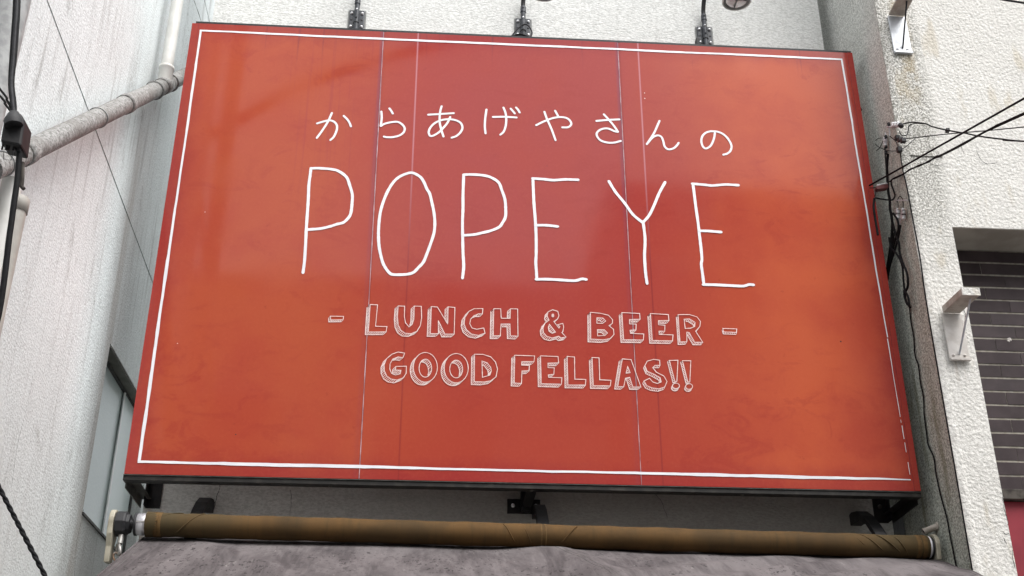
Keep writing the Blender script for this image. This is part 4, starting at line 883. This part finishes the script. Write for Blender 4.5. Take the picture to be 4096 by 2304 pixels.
random.seed(5)
for lb_, pts, r in wirs: cable(lb_, pts, 0, XS-random.uniform(0, .02), r, group=grp)
cable('slender wavy black cable running down the stained side wall like a crack', [(3638, 1222), (3643, 1280), (3655, 1350), (3660, 1420), (3674, 1465), (3682, 1530), (3694, 1590), (3697, 1660), (3706, 1730), (3713, 1780), (3735, 1830), (3745, 1900), (3765, 1990), (3787, 2070), (3800, 2140), (3812, 2200), (3824, 2262), (3836, 2320)], 0, XS+.006, [.0032]*0 or .0034, n=8)
cable('straight thin black cable down the front edge of the side wall', [(3600, 600), (3612, 680), (3630, 760), (3652, 880), (3680, 1030), (3704, 1200), (3755, 1500), (3807, 1800), (3850, 2050), (3893, 2304), (3950, 2640)], 0, XS+.008, .0034)
cable('thin upper lead on the side wall from the knobs to the riser', [(3540, 585), (3541, 620), (3546, 690), (3550, 740)], 0, XS, .0034)
XK = XR-.03
def knob(t, u, v, r=.010, ln=.03, ax=(0, 0, 1), mt='porcelain', x=XK):
    c_ = at(u, v, 0, x); return MB().lathe(c_-Vector(ax)*ln/2, ax, [(0, 0), (0, r*.7), (ln*.2, r), (ln*.42, r), (ln*.5, r*.6), (ln*.58, r), (ln*.8, r), (ln, r*.7), (ln, 0)], 12).build('insulator' if mt == 'porcelain' else 'clamp', mt, t)
k1 = thing('insulator_rack', 'upper rack of white knobs and black clamps on the building corner, where service wires land', 'insulators', tuple(at(3560, 540, 0, XR)))
for u, v in ((3573, 500), (3582, 499), (3593, 498)): knob(k1, u, v, .011, .03, (0, .3, 1))
knob(k1, 3603, 501, .012, .03, (0, .6, 1), 'rubber'); knob(k1, 3555, 497, .008, .02, (0, .2, 1), 'rubber')
MB().tube([at(3548, 508, 0, XK), at(3600, 506, 0, XK)], .004, 8).build('rack_bar', 'zinc', k1)
MB().tube([at(3555, 500, 0, XK), at(3560, 545, 0, XK)], .003, 8).build('rack_bar', 'zinc', k1); MB().tube([at(3580, 505, 0, XK), at(3584, 550, 0, XK)], .003, 8).build('rack_bar', 'plaster_dirty', k1)
for u, v, du in ((3590, 552, 0), (3602, 558, 0), (3613, 562, 0)):
    c_ = at(u, v, 0, XK-.01); MB().box(c_.x-.012, c_.x+.012, c_.y-.011, c_.y+.011, c_.z-.012, c_.z+.012).build('clamp', 'rubber', k1, bevel=.003)
c_ = at(3597, 599, 0, XK); MB().box(c_.x-.012, c_.x+.012, c_.y-.012, c_.y+.010, c_.z-.014, c_.z+.014).build('clamp', 'rubber', k1, bevel=.003)
k2 = thing('insulator_rack', 'pair of stacked white knobs on the side wall left of the corner rack', 'insulators', tuple(at(3542, 565, 0, XR)))
for u, v in ((3540, 560), (3541, 577)): knob(k2, u, v, .010, .028, (0, .1, 1))
knob(k2, 3543, 586, .008, .018, (0, 0, 1), 'rubber'); knob(k2, 3544, 548, .008, .02, (0, 0, 1), 'rubber'); knob(k2, 3544, 610, .008, .022, (0, 0, 1), 'rubber')
MB().tube([at(3541, 532, 0, XK), at(3546, 560, 0, XK), at(3541, 590, 0, XK)], .003, 7).build('rack_bar', 'zinc', k2)
k3 = thing('insulator_rack', 'lower rack of four pale knobs with looped wire halfway down the side wall', 'insulators', tuple(at(3603, 860, 0, XR)))
for u, v in ((3592, 845), (3614, 846), (3593, 866), (3614, 868)): knob(k3, u, v, .0105, .030, (0, 0, 1), 'porcelain' if v > 850 else 'porcelain')
for u, v in ((3592, 856), (3614, 857)): knob(k3, u, v, .011, .012, (0, 0, 1), 'rubber')
MB().tube(smooth_pts([at(u, v, 0, XK) for u, v in ((3586, 802), (3592, 812), (3592, 835))], 4), .0022, 7).build('tie_wire', 'cable', k3)
MB().tube(smooth_pts([at(u, v, 0, XK) for u, v in ((3590, 800), (3598, 786), (3608, 792), (3612, 810), (3613, 835))], 4), .0022, 7).build('tie_wire', 'cable', k3)
MB().tube([at(3585, 801, 0, XK), at(3630, 801, 0, XK)], .0028, 7).build('rack_bar', 'zinc', k3); MB().tube([at(3574, 832, 0, XK), at(3628, 838, 0, XK)], .0028, 7).build('rack_bar', 'plaster_dirty', k3)
MB().tube([at(3609, 836, 0, XK-.01), at(3603, 870, 0, XK-.01), at(3598, 915, 0, XK)], .003, 7).build('rack_bar', 'zinc', k3)
for lb_, pts, r in (('thin looping lead round the white knobs, upper left', [(3502, 562), (3515, 553), (3535, 552)], .0018),
   ('thin lead crossing down-left from the pair of knobs', [(3536, 555), (3527, 575), (3518, 592), (3506, 603)], .0020),
   ('thin lead running from the left into the lower clamp', [(3503, 578), (3515, 588), (3535, 597), (3541, 600)], .0022),
   ('thin lead bridging between the two clamps', [(3541, 601), (3565, 604), (3590, 603)], .0018),
   ('curved lead from the corner rack to the square clamp', [(3560, 545), (3578, 560), (3588, 575), (3594, 592)], .0022)):
    cable(lb_, pts, 0, XK, r, nm='thin_lead', group='thin leads around the corner insulators', cat='wire')
tb = thing('terminal_box', 'small maroon terminal box at the right edge of the sign', 'junction box', tuple(at(3528, 745, 1, -.12)))
q = [at(u, v, 1, -.13) for u, v in ((3505, 744), (3549, 735), (3556, 747), (3549, 752), (3510, 757), (3505, 752))]
MB().prism(q, (0, .03, 0)).build('housing', 'terminal', tb, bevel=.002)
q = [at(u, v, 1, -.13) for u, v in ((3508, 740), (3546, 732), (3553, 737), (3549, 736), (3506, 744))]
MB().tube([at(3507, 742, 1, -.125), at(3550, 733, 1, -.125)], .004, 8).build('white_cap', 'porcelain', tb)
cable('short lead from the sign edge to the maroon box', [(3478, 752), (3492, 751), (3506, 749)], 1, -.12, .0022, cat='wire')
cable('lead dropping from the maroon box to the black splice', [(3506, 752), (3502, 775), (3499, 795)], 1, -.12, .0028, cat='wire')
cable('black splice and tail behind the right edge of the sign', [(3498, 793), (3496, 806), (3495, 830), (3500, 870), (3512, 940)], [1]*0 or 1, -.10, .006, cat='wire')

# service wires arriving from the street, right
def span(label, pts, y0, y1, r, mt='cable'):
    n = len(pts); us = [p[0] for p in pts]; q = []
    for u, v in pts: t_ = (u-us[0])/(us[-1]-us[0]); q.append(at(u, v, 1, y0+(y1-y0)*t_))
    d = (q[0]-q[1]); q = [q[0]+d.normalized()*2.5]+q
    return q, tag(MB().tube(smooth_pts(q, 6), r, 9).build('service_wire', mt), label, 'wire')
span('straight thick black service wire sloping down to the edge of the sign', [(4096, 394), (3915, 496), (3730, 600), (3600, 674), (3478, 742)], -1.3, -.02, .0047)
q, _ = span('lead of the lower twisted pair, curling at the maroon box', [(4096, 452), (3990, 500), (3780, 612), (3745, 625), (3714, 648), (3679, 660), (3641, 679), (3612, 696), (3573, 714), (3565, 722), (3550, 730)], -1.2, -.15, .0036)
span('second strand twisted with the lower service wire', [(4096, 458), (3990, 506), (3930, 534), (3850, 580), (3780, 616), (3745, 631), (3714, 644), (3679, 664), (3641, 676), (3612, 698), (3575, 716)], -1.2, -.15, .0032)
cable('black drip loop hanging from the lower service wire beside the sign', [(3564, 722), (3567, 742), (3577, 770), (3579, 786), (3571, 798), (3556, 800), (3526, 796), (3503, 792), (3497, 796)], 1, -.15, .0040)
span('thin straight service wire landing on the black clamps', [(4096, 508), (3953, 522), (3780, 537), (3620, 555)], -1.2, -.28, .0024, 'cable')
span('upper twisted service wire dipping to the white knobs', [(4096, 565), (4060, 563), (3924, 546), (3866, 534), (3789, 521), (3731, 507), (3702, 495), (3650, 489), (3605, 497)], -1.2, -.27, .0034)
cable('curled tail of the upper service wire under the white knobs', [(3695, 495), (3660, 494), (3636, 503), (3633, 522), (3628, 538), (3615, 543), (3604, 538), (3598, 525)], 1, -.27, .0026, cat='wire')
cable('thin fork of wire from the thin service wire down to the square clamp', [(3660, 555), (3640, 572), (3620, 590), (3606, 595)], 1, -.28, .0020, 'cable_grey', cat='wire')
span('black wire crossing the extreme top right corner', [(4110, 14), (4060, 6), (4010, -2), (3900, -22)], -1.2, -.9, .0048)
c_ = at(3790, 522, 1, -.55); tag(MB().box(c_.x-.008, c_.x+.008, c_.y-.01, c_.y+.01, c_.z-.009, c_.z+.009).build('wire_clip', 'rubber', bevel=.002), 'tiny black clip on the upper twisted service wire', 'clip')
c_ = at(3445, 430, 1, .10); tag(MB().prism([at(3438, 422, 1, .1), at(3450, 438, 1, .1), at(3441, 440, 1, .1), at(3434, 428, 1, .1)], (0, .02, 0)).build('black_hook', 'black'), 'little black hook poking out behind the right edge of the sign', 'hook')
